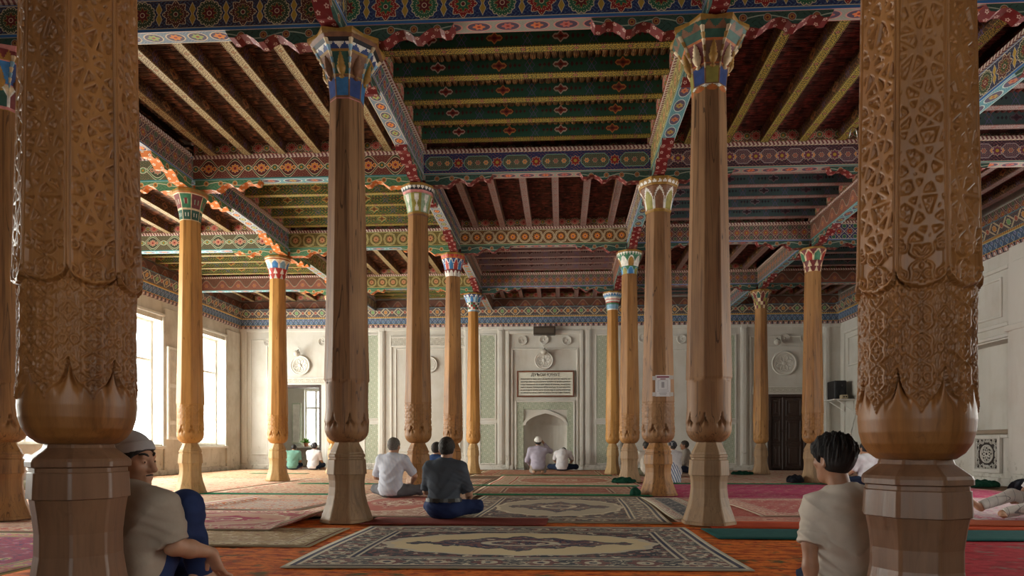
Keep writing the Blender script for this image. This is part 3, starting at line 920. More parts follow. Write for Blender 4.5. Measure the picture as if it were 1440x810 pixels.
trim(frame_side(16.2, 18.0, 0.3, 4.3, 0.07, 0.05)); trim(frame_side(18.9, 21.1, 0.3, 4.3, 0.07, 0.05)); trim(frame_side(19.2, 20.8, 3.2, 4.1, 0.05, 0.04))
trim([(XW1 - 0.08, XW1 + 0.01, YW0, YW1, 0, 0.16)])
m = MB()   # the back of the niche
m.box(XW1 + 0.38, XW1 + 0.46, NICHE[0] - 0.1, NICHE[1] + 0.1, NICHE[2] - 0.1, NICHE[3] + 0.1)
tag(m.build('wall_right_niche', M_WALL), kind='structure')

# ------------------------------------------------------------------ painted cornice along the wall heads
def paint_cornice(name):
    b = B(name); x, y = b.uv()
    P = 0.17
    lx = b.mod(x, P) - P / 2
    col = b.mix(filigree(b, x, y, 90.0, 0.12), (0.04, 0.07, 0.14), (0.15, 0.23, 0.29))
    # lowest row: small arches
    ar = b.len(lx / 0.062, b.max(y + 0.125, 0.0) / 0.085)
    low = b.mix(ar < 1.0, (0.05, 0.03, 0.05), (0.42, 0.38, 0.34))
    low = b.mix(ar < 0.78, low, (0.30, 0.06, 0.05))
    low = b.mix(ar < 0.45, low, (0.6, 0.55, 0.5))
    col = b.mix(y < -0.06, col, low)
    l2 = b.mod(x + P / 2, P) - P / 2
    dr = b.abs(l2) / 0.05 + b.abs(y - 0.02) / 0.07
    col = b.shape(col, dr - 1.0, (0.07, 0.15, 0.28), (0.36, 0.40, 0.42), 0.22)
    u = b.abs(lx) / 0.035 + b.abs(y - 0.09) / 0.045
    col = b.shape(col, u - 1.0, (0.08, 0.10, 0.25), (0.4, 0.45, 0.55), 0.25)
    col = b.mix(b.abs(y + 0.056) < 0.006, col, OCHRE)
    col = b.mix(y > 0.135, col, (0.5, 0.42, 0.22))
    return finish(b, col, x, y, 0.65)
def paint_cornice_top(name):
    b = B(name); x, y = b.uv()
    P = 0.42
    i = b.floor(x / P); odd = b.mod(i, 2.0); lx = b.mod(x, P) - P / 2
    col = b.mix(filigree(b, x, y, 70.0, 0.1), (0.05, 0.035, 0.05), (0.25, 0.2, 0.13))
    d = b.abs(lx) / 0.17 + b.abs(y) / 0.15
    for k in (0.0, 0.16):
        col = b.mix(b.abs(d - (1.0 - k)) < 0.05, col, (0.6, 0.5, 0.32))
    r = b.len(lx, y); th = b.atan2(y, lx)
    col = b.shape(col, r - (0.058 + b.cos(th * 8.0) * 0.008), b.mix(odd, (0.45, 0.2, 0.05), (0.15, 0.3, 0.12)), CREAM, 0.006)
    ex = b.abs(lx) - P / 2
    col = b.shape(col, b.len(ex, y) - 0.05, (0.3, 0.08, 0.05), (0.55, 0.45, 0.3), 0.008)
    col = b.mix(b.abs(y) > 0.115, col, (0.08, 0.16, 0.2))
    return finish(b, col, x, y)
M_COR, M_CORT = paint_cornice('cornice_blue_arches'), paint_cornice_top('cornice_lozenges')
def cornice(name, ua, ub, place):
    """two-stage cornice leaning out from the wall"""
    m = MB()
    for (d0, z0, d1, z1, mi) in ((0.05, CORZ, 0.13, CORZ + 0.30, 0), (0.15, CORZ + 0.33, 0.24, CORZ + 0.60, 1)):
        hh = (z1 - z0) / 2
        m.poly([place(ua, -d0, z0), place(ub, -d0, z0), place(ub, -d1, z1), place(ua, -d1, z1)], [(ua, -hh), (ub, -hh), (ub, hh), (ua, hh)], mi)
        m.poly([place(ua, 0, z0), place(ub, 0, z0), place(ub, -d0, z0), place(ua, -d0, z0)], [(ua, -hh), (ub, -hh), (ub, -hh), (ua, -hh)], mi)
        m.poly([place(ua, -d1, z1), place(ub, -d1, z1), place(ub, 0, z1), place(ua, 0, z1)], None, mi)
    z0 = CORZ + 0.30
    m.poly([place(ua, -0.16, z0), place(ub, -0.16, z0), place(ub, -0.16, z0 + 0.035), place(ua, -0.16, z0 + 0.035)], [(ua, -.02), (ub, -.02), (ub, .02), (ua, .02)], 2)
    m.poly([place(ua, 0, z0), place(ub, 0, z0), place(ub, -0.16, z0), place(ua, -0.16, z0)], None, 2)
    return tag(m.build(name, [M_COR, M_CORT, M_ROPE2]), kind='structure')
cornice('cornice_back', XW0, XW1, PBY); cornice('cornice_left', YW0, YW1, PLX); cornice('cornice_right', YW0, YW1, PRX)

# ------------------------------------------------------------------ ceiling: beams, brackets, coffers
LX = [XW0, -6.10, -2.30, 1.50, 5.35, XW1]
RY = [2.80, 6.83, 10.64, 14.45, 18.26, YW1]
ZB, ZT = 5.13, 5.49
BW = 0.10
AISLE = ['left wall aisle', 'left side aisle', 'centre aisle', 'right side aisle', 'right wall aisle']
NTH = {0: 'front', 1: 'nearest', 2: 'second', 3: 'third', 4: 'fourth'}
BR = [(0.125, -0.155), (0.40, -0.150), (0.47, -0.165), (0.53, -0.125), (0.60, -0.07), (0.68, -0.055), (0.75, -0.085), (0.79, -0.125), (0.85, -0.130), (0.90, -0.085), (0.97, -0.045), (1.05, -0.045), (1.10, -0.075), (1.16, -0.07), (1.19, -0.02), (1.20, 0.0)]
def bracket(parent, p, ax, mats):
    """cusped corbel under a beam, growing from the pillar at p along the unit vector ax"""
    prof = BR + [(0.125, 0.0)]
    m = MB()
    az = Vector(ax).cross(Vector((0, 0, 1)))       # profile is seen counter-clockwise from +az
    q = Vector(p) - az * 0.085
    m.prism(prof, q, ax, (0, 0, 1), az, 0.17, 0, 1)
    return m.build('bracket', mats, parent)
def beam(name, label, group, x0, x1, y0, y1, side, soffit, ends, brmats):
    """ends: pillar ends that carry a bracket, as (point, direction)"""
    m = MB()
    along_x = (x1 - x0) > (y1 - y0)
    mis = {'b': 1, 't': 2}
    m.box(x0, x1, y0, y1, ZB, ZT, 0, 0.0, mis)
    o = m.build(name, [side, soffit, M_STICK])
    tag(o, label, 'beam', group, 'thing')
    # rope mouldings along both top edges
    r = MB()
    if along_x:
        r.box(x0 + 0.1, x1 - 0.1, y0 - 0.035, y0 + 0.01, ZT - 0.02, ZT + 0.028); r.box(x0 + 0.1, x1 - 0.1, y1 - 0.01, y1 + 0.035, ZT - 0.02, ZT + 0.028)
    else:
        r.box(x0 - 0.035, x0 + 0.01, y0 + 0.1, y1 - 0.1, ZT - 0.02, ZT + 0.028); r.box(x1 - 0.01, x1 + 0.035, y0 + 0.1, y1 - 0.1, ZT - 0.02, ZT + 0.028)
    r.build('rope_moulding', M_ROPE if along_x else M_ROPE, o)
    for p, ax in ends: bracket(o, p, ax, brmats)
    return o
SIDE = {(1, 2): M_STAR, (1, 1): M_STAR2, (1, 0): M_STAR2, (1, 3): M_STAR, (1, 4): M_STAR,
        (2, 0): M_INTER2, (2, 1): M_INTER, (2, 2): M_CART, (2, 3): M_CART2, (2, 4): M_CART2,
        (3, 0): M_INTER2, (3, 1): M_CIRC2, (3, 2): M_CIRC, (3, 3): M_LATT2, (3, 4): M_LATT,
        (4, 0): M_WAVE, (4, 1): M_CIRC2, (4, 2): M_LATT2, (4, 3): M_LATT2, (4, 4): M_WAVE, }
SDESC = {M_STAR: 'red and green star', M_STAR2: 'dusky star', M_INTER: 'red interlace', M_INTER2: 'pale green blossom', M_CART: 'green cartouche',
         M_CART2: 'plum cartouche', M_CIRC: 'golden circle', M_CIRC2: 'olive circle', M_LATT: 'navy lattice', M_LATT2: 'brown lattice', M_WAVE: 'brown wave'}
for r in range(0, 5):
    for ci in range(5):
        side = SIDE.get((r, ci), M_STAR2)
        sof = (M_SOF2 if ci > 1 else M_SOF) if r == 1 else (M_SOF3 if ci in (0, 1) else M_SOF2)
        ends = []
        if ci > 0 and r > 0: ends.append(((LX[ci], RY[r], ZB), (1, 0, 0)))
        if ci < 4 and r > 0: ends.append(((LX[ci + 1], RY[r], ZB), (-1, 0, 0)))
        brm = [M_SCRO, M_BLOS2] if ci <= 1 and r >= 2 else ([M_SCRO2, M_BLOS])
        beam('cross_beam', 'cross beam with %s pattern over %s, %s pillar row' % (SDESC[side], AISLE[ci], NTH[r]),
             'painted cross beams', LX[ci], LX[ci + 1], RY[r] - BW, RY[r] + BW, side, sof, ends, brm)
LINE = {1: 'between left side aisle and left wall aisle', 2: 'left of centre aisle', 3: 'right of centre aisle', 4: 'between right side aisle and right wall aisle'}
for li in range(1, 5):
    for r in range(0, 5):
        side = [M_STAR2, M_WAVE, M_LATT2, M_LATT, M_CIRC2][(li + r) % 5] if li != 2 else [M_STAR2, M_LATT, M_CART, M_LATT2, M_WAVE][r]
        sof = M_SOF if li in (1, 2) else M_SOF3
        ends = []
        if r > 0: ends.append(((LX[li], RY[r], ZB), (0, 1, 0)))
        if r < 4: ends.append(((LX[li], RY[r + 1], ZB), (0, -1, 0)))
        brm = [M_SCRO, M_BLOS2] if li == 1 else [M_SCRO2, M_BLOS]
        to = '%s to %s row' % (NTH[r], NTH[r + 1]) if r < 4 else 'fourth row to back wall'
        beam('lengthwise_beam', 'lengthwise beam %s, %s' % (LINE[li], to), 'painted lengthwise beams',
             LX[li] - BW, LX[li] + BW, RY[r] + BW + .003, RY[r + 1] - BW - .003, side, sof, ends, brm)
# beams lying on the walls
for k, (x0, x1, y0, y1) in enumerate(((XW0, XW1, YW1 - 0.10, YW1 + 0.1), (XW0 - 0.1, XW0 + 0.10, YW0, YW1 - 0.1), (XW1 - 0.10, XW1 + 0.1, YW0, YW1 - 0.1))):
    m = MB(); m.box(x0, x1, y0, y1, ZB + 0.06, ZT, 0, 0.0)
    tag(m.build('wall_plate_beam', M_WAVE if k < 2 else M_LATT2), kind='structure')

NJ = 6
def coffer(ci, r):
    x0, x1, y0, y1 = LX[ci] + BW, LX[ci + 1] - BW, RY[r] + BW, RY[r + 1] - BW
    trans = (ci + r) % 2 == 1           # joists run across the hall
    if ci == 2: side, sof, st = {1: (M_JG, M_JY, M_STICK3), 2: (M_JB, M_JP, M_STICK2), 3: (M_JM, M_JP, M_STICK), 4: (M_JS, M_JP, M_STICK2)}[r]
    elif ci < 2: side, sof, st = {(1, True): (M_JG2, M_JY, M_STICK3), (1, False): (M_JB, M_JC, M_STICK), (0, True): (M_JG2, M_JY, M_STICK), (0, False): (M_JB, M_JC, M_STICK)}[(ci, trans)]
    else: side, sof, st = ((M_JS, M_JP, M_STICK2) if trans else (M_JB, M_JY if r == 1 else M_JP, M_STICK2))
    root = empty('ceiling_coffer', ((x0 + x1) / 2, (y0 + y1) / 2, ZT))
    dcol = {M_JG: 'dark green', M_JB: 'brown', M_JM: 'mauve', M_JS: 'slate', M_JG2: 'leafy green'}[side]
    tag(root, 'ceiling coffer of %s %s joists over %s, behind %s pillar row' % (dcol, 'cross' if trans else 'lengthwise', AISLE[ci], NTH[r]), 'ceiling coffer', 'painted ceiling coffers', 'thing')
    cx, cy = (x0 + x1) / 2, (y0 + y1) / 2
    L = (y1 - y0) if trans else (x1 - x0)
    proto = None
    for k in range(NJ):
        t = -L / 2 + L * (k + 0.62) / (NJ + 0.24)
        if proto is None:
            m = MB()
            hl = (x1 - x0) / 2 - 0.05 if trans else (y1 - y0) / 2 - 0.05
            if trans: m.box(-hl, hl, -0.055, 0.055, 0.0, 0.225, 0, 0.0, {'b': 1})
            else: m.box(-0.055, 0.055, -hl, hl, 0.0, 0.225, 0, 0.0, {'b': 1})
            # roll along the soffit edges
            for s in (-1, 1):
                if trans: m.box(-hl, hl, s * 0.055 - 0.008, s * 0.055 + 0.008, -0.004, 0.014, 1, 0.004)
                else: m.box(s * 0.055 - 0.008, s * 0.055 + 0.008, -hl, hl, -0.004, 0.014, 1, 0.004)
            j = m.build('joist', [side, sof], root)
            proto = j
        else:
            j = proto.copy(); COL.objects.link(j); j.parent = root
        j.location = (0, t, 0.012) if trans else (t, 0, 0.012)
    # half-round sticks laid over the joists
    m = MB()
    pitch, rad, zb = 0.088, 0.042, 0.235
    ha, hb = ((x1 - x0) / 2, (y1 - y0) / 2)
    n = int((2 * (ha if trans else hb)) / pitch)
    span = 2 * (ha if trans else hb) / n
    prof = [(math.cos(PI + PI * q / 5) * span / 2, math.sin(PI + PI * q / 5) * rad) for q in range(6)]
    other = hb if trans else ha
    for k in range(n):
        c = -(ha if trans else hb) + span * (k + 0.5)
        for q in range(5):
            (a0, z0), (a1, z1) = prof[q], prof[q + 1]
            if trans: P4 = [(c + a0, -other, zb + z0), (c + a0, other, zb + z0), (c + a1, other, zb + z1), (c + a1, -other, zb + z1)]
            else: P4 = [(-other, c + a1, zb + z1), (other, c + a1, zb + z1), (other, c + a0, zb + z0), (-other, c + a0, zb + z0)]
            al = [(-other, k * .1), (other, k * .1), (other, k * .1 + .05), (-other, k * .1 + .05)]
            m.poly(P4 if not trans else P4, al, 0)
    m.box(-ha - 0.03, ha + 0.03, -hb - 0.03, hb + 0.03, zb + 0.002, zb + 0.03)
    m.build('stick_boards', st, root)
    # painted boards closing the gaps between joist ends
    for s_ in (-1, 1):
        m = MB()
        if trans: m.box(s_ * (ha - .047) - 0.008, s_ * (ha - .047) + 0.008, -hb + .04, hb - .04, 0.03, 0.195)
        else: m.box(-ha + .04, ha - .04, s_ * (hb - .047) - 0.008, s_ * (hb - .047) + 0.008, 0.03, 0.195)
        m.build('end_board', M_END, root)
    return root
for r in range(1, 5):
    for ci in range(5):
        coffer(ci, r)
# ------------------------------------------------------------------ pillars
P_BASE = [(0, .262), (.03, .262), (.035, .252), (.10, .232), (.18, .204), (.27, .184), (.36, .174), (.43, .175), (.488, .184), (.492, .196), (.64, .186), (.648, .172), (.665, .172), (.672, .180), (.695, .180), (.702, .168), (.72, .166), (.80, .126), (.825, .118)]
P_BASE_NEAR = [(0, .335), (.03, .335), (.035, .32), (.10, .275), (.18, .236), (.26, .217), (.35, .216), (.43, .228), (.486, .240), (.490, .254), (.600, .248), (.604, .240), (.622, .240), (.628, .258), (.650, .258), (.664, .250), (.712, .178), (.735, .168)]
P_BALL = [(.82, .118), (.828, .142), (.85, .176), (.89, .207), (.93, .221), (.97, .225), (1.02, .222), (1.08, .214), (1.2, .209), (1.40, .211), (1.45, .212)]
P_BALL_NEAR = [(.73, .165), (.735, .185), (.76, .224), (.80, .254), (.85, .270), (.905, .276), (.96, .272), (1.02, .264), (1.2, .260), (1.42, .262), (1.45, .263)]
BND_A = np.array([0, .1, .3, .6, .8, .9, 1.0]); BND_Z = np.array([.925, .95, .975, 1.0, 1.035, 1.07, 1.118])

def octf(th, th0):
    phi = np.mod(th - th0, PI / 4) - PI / 8
    return phi / (PI / 8), 0.965 / np.cos(phi)
def surf(name, R, th, zs, mats, parent, cap=False, smooth=True, zmap=None):
    """closed tube from radii R[z, theta]"""
    nz, nt = R.shape
    if zmap is not None: zs = np.interp(zs, *zmap)
    X = R * np.cos(th)[None, :]; Y = R * np.sin(th)[None, :]
    Z = np.repeat(zs[:, None], nt, 1)
    V = np.stack([X, Y, Z], -1).reshape(-1, 3)
    i = np.arange(nz - 1)[:, None] * nt; k = np.arange(nt)[None, :]; k2 = (k + 1) % nt
    Q = np.stack([i + k, i + k2, i + nt + k2, i + nt + k], -1).reshape(-1, 4)
    return np_mesh(name, V, Q, mats, None, smooth, parent)

def girih(u, v, P=0.20):
    """distance to a five-fold strapwork of straight lines"""
    d = np.full(np.broadcast(u, v).shape, 9.0)
    for k in range(5):
        a = PI / 10 + k * PI / 5
        s = u * math.cos(a) + v * math.sin(a) + P * 0.2
        q = np.abs(np.mod(s, P) - P / 2)
        d = np.minimum(d, np.abs(q - P * 0.19))
    return d
def vines(u, v, P=0.21):
    """interlaced ogee stems with ring scrolls and leaf buds: ridge field in [0, 1]"""
    best = np.zeros(np.broadcast(u, v).shape)
    H = P * 1.15
    g = lambda d, w: np.clip(1.35 - (d / w) ** 2, 0, 1)
    for s in (-1, 1):          # two crossing families of swelling stems
        c = s * 0.25 * P * (np.sin(v * 2 * PI / H) + 0.22 * np.sin(v * 6 * PI / H))
        d = np.abs(np.mod(u - c + P / 2, P) - P / 2)
        best = np.maximum(best, g(d, 0.040 * P))
    for (ou, ov) in ((0, .25), (.5, .75), (0, .75), (.5, .25)):
        uu = np.mod(u - ou * P + P / 2, P) - P / 2; vv = np.mod(v - ov * H + H / 2, H) - H / 2
        th = np.arctan2(vv, uu)
        r = np.hypot(uu, vv)
        big = (ou, ov) in ((0, .25), (.5, .75))
        if big:     # paired side scrolls with a heart between them
            for sx in (-1, 1):
                q = np.hypot(uu - sx * P * .125, vv + P * .03)
                a = np.arctan2(vv + P * .03, (uu - sx * P * .125) * sx)
                sp = P * (.085 + .012 * a / PI)
                best = np.maximum(best, g(np.abs(q - sp), 0.026 * P) * .95)
                best = np.maximum(best, g(q, 0.034 * P) * .8)
            best = np.maximum(best, g(np.hypot(uu * 1.6, vv - P * .16), 0.07 * P) * .85)
            best = np.maximum(best, g(np.hypot(uu * 1.4, vv + P * .20), 0.06 * P) * .8)
        else:
            best = np.maximum(best, g(np.abs(r - P * (.16 + .03 * np.cos(4 * th))), 0.026 * P) * .9)
            best = np.maximum(best, g(r / (1 + .35 * np.cos(4 * th)), 0.055 * P) * .85)
    return best

def shaft(name, s, ztop, rtop, mat, parent, th0, near=False, vine=False, nth=96, rcol=1.0, zoff=0.0):
    ball = P_BALL_NEAR if near else P_BALL
    z0 = ball[0][0]
    if near:
        zs = np.concatenate([np.arange(z0, 3.3, 0.0052), np.arange(3.3, ztop, 0.05), [ztop]])
    else:
        d1 = 0.012 if nth > 90 else 0.02
        zs = np.concatenate([np.arange(z0, 1.5, d1), np.linspace(1.5, ztop, 14)])
    th = np.arange(nth) * 2 * PI / nth
    pr = np.interp(zs, [q[0] for q in ball], [q[1] for q in ball])
    zsh = 1.46
    up = zs > zsh
    r1 = ball[-1][1] + 0.006
    pr[up] = r1 + (rtop / rcol - r1) * ((zs[up] - zsh) / (ztop - zsh)) ** 0.85
    TH, Z = np.meshgrid(th, zs)
    a, f = octf(TH, th0)
    aa = np.abs(a)
    PRr = np.repeat(pr[:, None], nth, 1)
    # the facets end below in hanging rounded lobes
    zl = 1.515 - 0.068 * np.sqrt(np.clip(1 - (aa / 0.97) ** 2.4, 0, 1))
    if not near: zl = 1.452 - 0.022 * np.clip(1 - aa ** 2, 0, 1)
    facet = Z > zl
    over = 0.024 if near else 0.005
    R = np.where(facet, PRr * f + over, PRr)
    # pendants of the upper sheath over the bulb
    zb = np.interp(aa, BND_A, BND_Z) + (0.0 if near else 0.055 * (1 - aa))
    sheath = (Z > zb) & ~facet
    lip = np.clip((Z - zb) / 0.012, 0, 1)
    step = 0.011 if near else 0.007
    R = np.where(sheath, R + step * lip, R)
    dz = zb - Z
    gap = np.clip((aa - 0.42) / 0.58, 0, 1) ** 0.8 * np.exp(-(np.clip(dz, 0, None) / (0.034 if near else 0.040)) ** 2)
    R = np.where((dz > 0) & ~facet, R - gap * (0.050 if near else 0.062), R)
    if near:
        u = a * (PI / 8) * 0.262
        hw = (PI / 8) * 0.262
        edge = hw - np.abs(u)
        fld = facet & (edge > 0.016) & (Z > zl + 0.016)
        seg = np.floor((TH - th0) / (PI / 4))
        dd = girih(u + seg * 0.311, Z)
        w = 0.0088
        ridge = np.clip(1 - (dd - w) / 0.0030, 0, 1)
        flower = np.clip(np.cos(u * 150 + np.sin(Z * 60)) * np.cos(Z * 150 + np.sin(u * 70)) * 1.6, 0, 1) * 0.45
        vv = vines(u, Z - 1.44, 2 * hw)
        low = Z < zl + 0.17
        carve = np.where(low, vv, np.maximum(ridge, flower))
        R = np.where(fld, R - 0.016 + 0.0165 * carve, R)
        bead = facet & ((np.abs(edge - 0.008) < 0.003))
        R = np.where(bead, R - 0.008, R)
        vz = vines((TH - th0) * 0.265 + PI / 8 * .265, Z - 1.02, 2 * PI * 0.265 / 8)
        v2 = vines((TH - th0) * 0.265 + PI / 8 * .265, Z - 1.0, 2 * PI * 0.265 / 24)
        vz = np.maximum(vz, 0.72 * v2 * (vz < .03))
        R = np.where(sheath & (Z > zb + 0.012), R - 0.009 + 0.012 * vz, R)
        under = (~facet) & (Z > zl - 0.016)
        R = np.where(under, R - 0.016, R)
        R = np.where(facet & (Z < zl + 0.016), R + 0.004, R)
        lipb = sheath & (Z < zb + 0.014)
        R = np.where(lipb, R + 0.003, R)
        R = R + 0.0012 * np.sin(TH * 3 + Z * 2.1)
    elif vine:
        vz = vines((TH - th0) * 0.21, Z - 1.02, 2 * PI * 0.21 / 8)
        R = np.where(sheath & (Z > zb + 0.01), R - 0.004 + 0.010 * vz, R)
    R = R * rcol
    return surf(name, R, th, zs, mat, parent, zmap=near or None)
NZ = ([0, .26, .82, 4.2, 5.2], [0, .301, .82, 3.953, 5.2])      # the front pillars: heights of their mouldings
NZL = ([0, .26, .49, .628, .82, 4.2, 5.2], [0, .325, .57, .705, .885, 4.015, 5.2])
def pbase(name, mat, parent, th0, near=False, rcol=1.0):
    prof = P_BASE_NEAR if near else P_BASE
    # eight flat faces with slightly softened arrises
    zs = np.array([q[0] for q in prof]); rs = np.array([q[1] for q in prof]) * rcol
    ths, fs = [], []
    for k in range(8):
        for da in (-0.47, -0.44, 0.0, 0.44, 0.47):
            phi = da * PI / 4
            ths.append(th0 + PI / 8 + k * PI / 4 + phi)
            fs.append(0.975 / math.cos(phi) if abs(da) < 0.45 else 0.975 / math.cos(0.44 * PI / 4) + 0.003)
    R = rs[:, None] * np.array(fs)[None, :]
    o = surf(name, R, np.array(ths), zs, mat, parent, smooth=False, zmap=near or None)
    return o

# painted capitals ---------------------------------------------------------------
PC = lambda n, c: plain('capital_' + n, c, 0.5, 0.35, 0.0, 0.25, 14.0)
CAPC = dict(navy=PC('navy', (0.03, 0.06, 0.2)), blue=PC('blue', (0.05, 0.2, 0.45)), white=PC('white', (0.78, 0.74, 0.66)), red=PC('red', (0.42, 0.04, 0.03)),
            maroon=PC('maroon', (0.17, 0.03, 0.03)), green=PC('green', (0.05, 0.2, 0.1)), dgreen=PC('dark_green', (0.03, 0.1, 0.07)), olive=PC('olive', (0.32, 0.28, 0.06)),
            cream=PC('cream', (0.7, 0.55, 0.34)), ochre=PC('ochre', (0.34, 0.18, 0.035)), orange=PC('orange', (0.5, 0.14, 0.03)), pink=PC('pink', (0.62, 0.24, 0.22)),
            sky=PC('sky', (0.25, 0.45, 0.6)), black=PC('black', (0.02, 0.02, 0.025)), brown=PC('brown', (0.22, 0.1, 0.05)), pale=PC('pale_green', (0.3, 0.4, 0.25)))
def tier_color(t, i, a, h):
    """colour at a in [-1, 1] across repeat i and h in [0, 1] up the tier"""
    k, c = t[2], t[3]
    aa = abs(a)
    if k == 'panel':
        if aa > .86 or h < .07 or h > .93: return c[0]
        if (a / .5) ** 2 + ((h - .5) / .2) ** 2 < 1 and len(c) > 3: return c[3] if aa > .18 else c[2]
        return c[1 + i % 2]
    if k == 'tri': return c[1] if (aa < .62 * (1 - ((h * 2) % 1.0)) and i % 1 == 0) else c[0]
    if k == 'check': return c[(int(h * 3) + i) % len(c)]
    if k == 'stripe': return c[min(len(c) - 1, int(h * len(c)))]
    if k == 'arch':
        top = 1.0 - aa ** 1.6 * .55
        if h < top - .14 and aa < .78: return c[1 + i % (len(c) - 2)]
        return c[0] if h < top else c[-1]
    if k == 'zig': return c[0] if h < .5 + .45 * (1 - 2 * aa) else c[1]
    if k == 'baluster':
        w = .30 + .18 * math.sin(h * 2 * PI * 1.5 + .6)
        return c[1] if aa < w and .08 < h < .92 else (c[2] if i % 2 else c[0])
    return c[0]
STY = {
    'panels': [(0, .40, 'panel', ('cream', 'dgreen', 'dgreen', 'white'), 8), (.40, .92, 'panel', ('cream', 'green', 'maroon', 'pale'), 8), (.92, 1, 'stripe', ('orange', 'ochre'), 8)],
    'leaves': [(0, .5, 'tri', ('red', 'white'), 8), (.5, .9, 'arch', ('white', 'blue', 'sky', 'cream'), 8), (.9, 1, 'stripe', ('orange', 'cream'), 8)],
    'olive': [(0, .12, 'stripe', ('brown', 'ochre'), 8), (.12, .78, 'baluster', ('olive', 'white', 'pale'), 8), (.78, .88, 'stripe', ('pink', 'pink'), 8), (.88, 1, 'zig', ('black', 'white'), 24)],
    'diamonds': [(0, .32, 'arch', ('maroon', 'white', 'white', 'maroon'), 12), (.32, .85, 'arch', ('white', 'blue', 'red', 'navy'), 12), (.85, 1, 'zig', ('orange', 'red'), 16)],
    'checks': [(0, .12, 'stripe', ('sky', 'white'), 8), (.12, .55, 'check', ('white', 'red', 'green', 'maroon', 'white', 'dgreen'), 16), (.55, 1, 'arch', ('white', 'blue', 'sky', 'navy'), 12)],
    'flutes': [(0, .25, 'stripe', ('white', 'sky', 'sky'), 8), (.25, .60, 'stripe', ('sky', 'green', 'red', 'white'), 8), (.60, .84, 'stripe', ('pink', 'white', 'sky'), 8), (.84, 1, 'zig', ('blue', 'white'), 20)],
    'petals': [(0, .35, 'arch', ('sky', 'blue', 'olive', 'blue', 'green'), 8), (.35, .85, 'arch', ('white', 'ochre', 'white', 'ochre', 'green'), 8), (.85, 1, 'zig', ('green', 'white'), 24)],
    'niches': [(0, .10, 'stripe', ('ochre', 'ochre'), 8), (.10, .80, 'arch', ('white', 'brown', 'olive', 'sky', 'brown'), 8), (.80, .9, 'stripe', ('brown', 'ochre'), 8), (.9, 1, 'zig', ('white', 'ochre'), 24)],
    'redgreen': [(0, .5, 'tri', ('maroon', 'cream'), 8), (.5, 1, 'arch', ('cream', 'green', 'red', 'maroon'), 8)],
    'trellis': [(0, .6, 'check', ('brown', 'cream', 'maroon', 'olive'), 16), (.6, 1, 'arch', ('cream', 'maroon', 'dgreen', 'brown'), 12)],
    'noble': [(0, .06, 'stripe', ('red', 'pink'), 8), (.06, .42, 'panel', ('brown', 'blue', 'navy'), 8), (.42, .80, 'panel', ('ochre', 'dgreen', 'brown'), 8), (.80, .90, 'zig', ('navy', 'white'), 16), (.90, 1, 'stripe', ('black', 'brown'), 8)],
    'noble_orange': [(0, .10, 'arch', ('ochre', 'orange', 'orange', 'white'), 8), (.10, .42, 'panel', ('brown', 'olive', 'navy'), 8), (.42, .78, 'panel', ('orange', 'brown', 'maroon'), 8), (.78, .90, 'panel', ('cream', 'dgreen', 'dgreen'), 8), (.90, 1, 'zig', ('brown', 'dgreen'), 16)],
    'noble_pink': [(0, .10, 'stripe', ('ochre', 'pink'), 8), (.10, .48, 'arch', ('white', 'dgreen', 'maroon', 'cream'), 8), (.48, .86, 'panel', ('pink', 'blue', 'navy'), 8), (.86, 1, 'zig', ('ochre', 'maroon'), 24)],
}
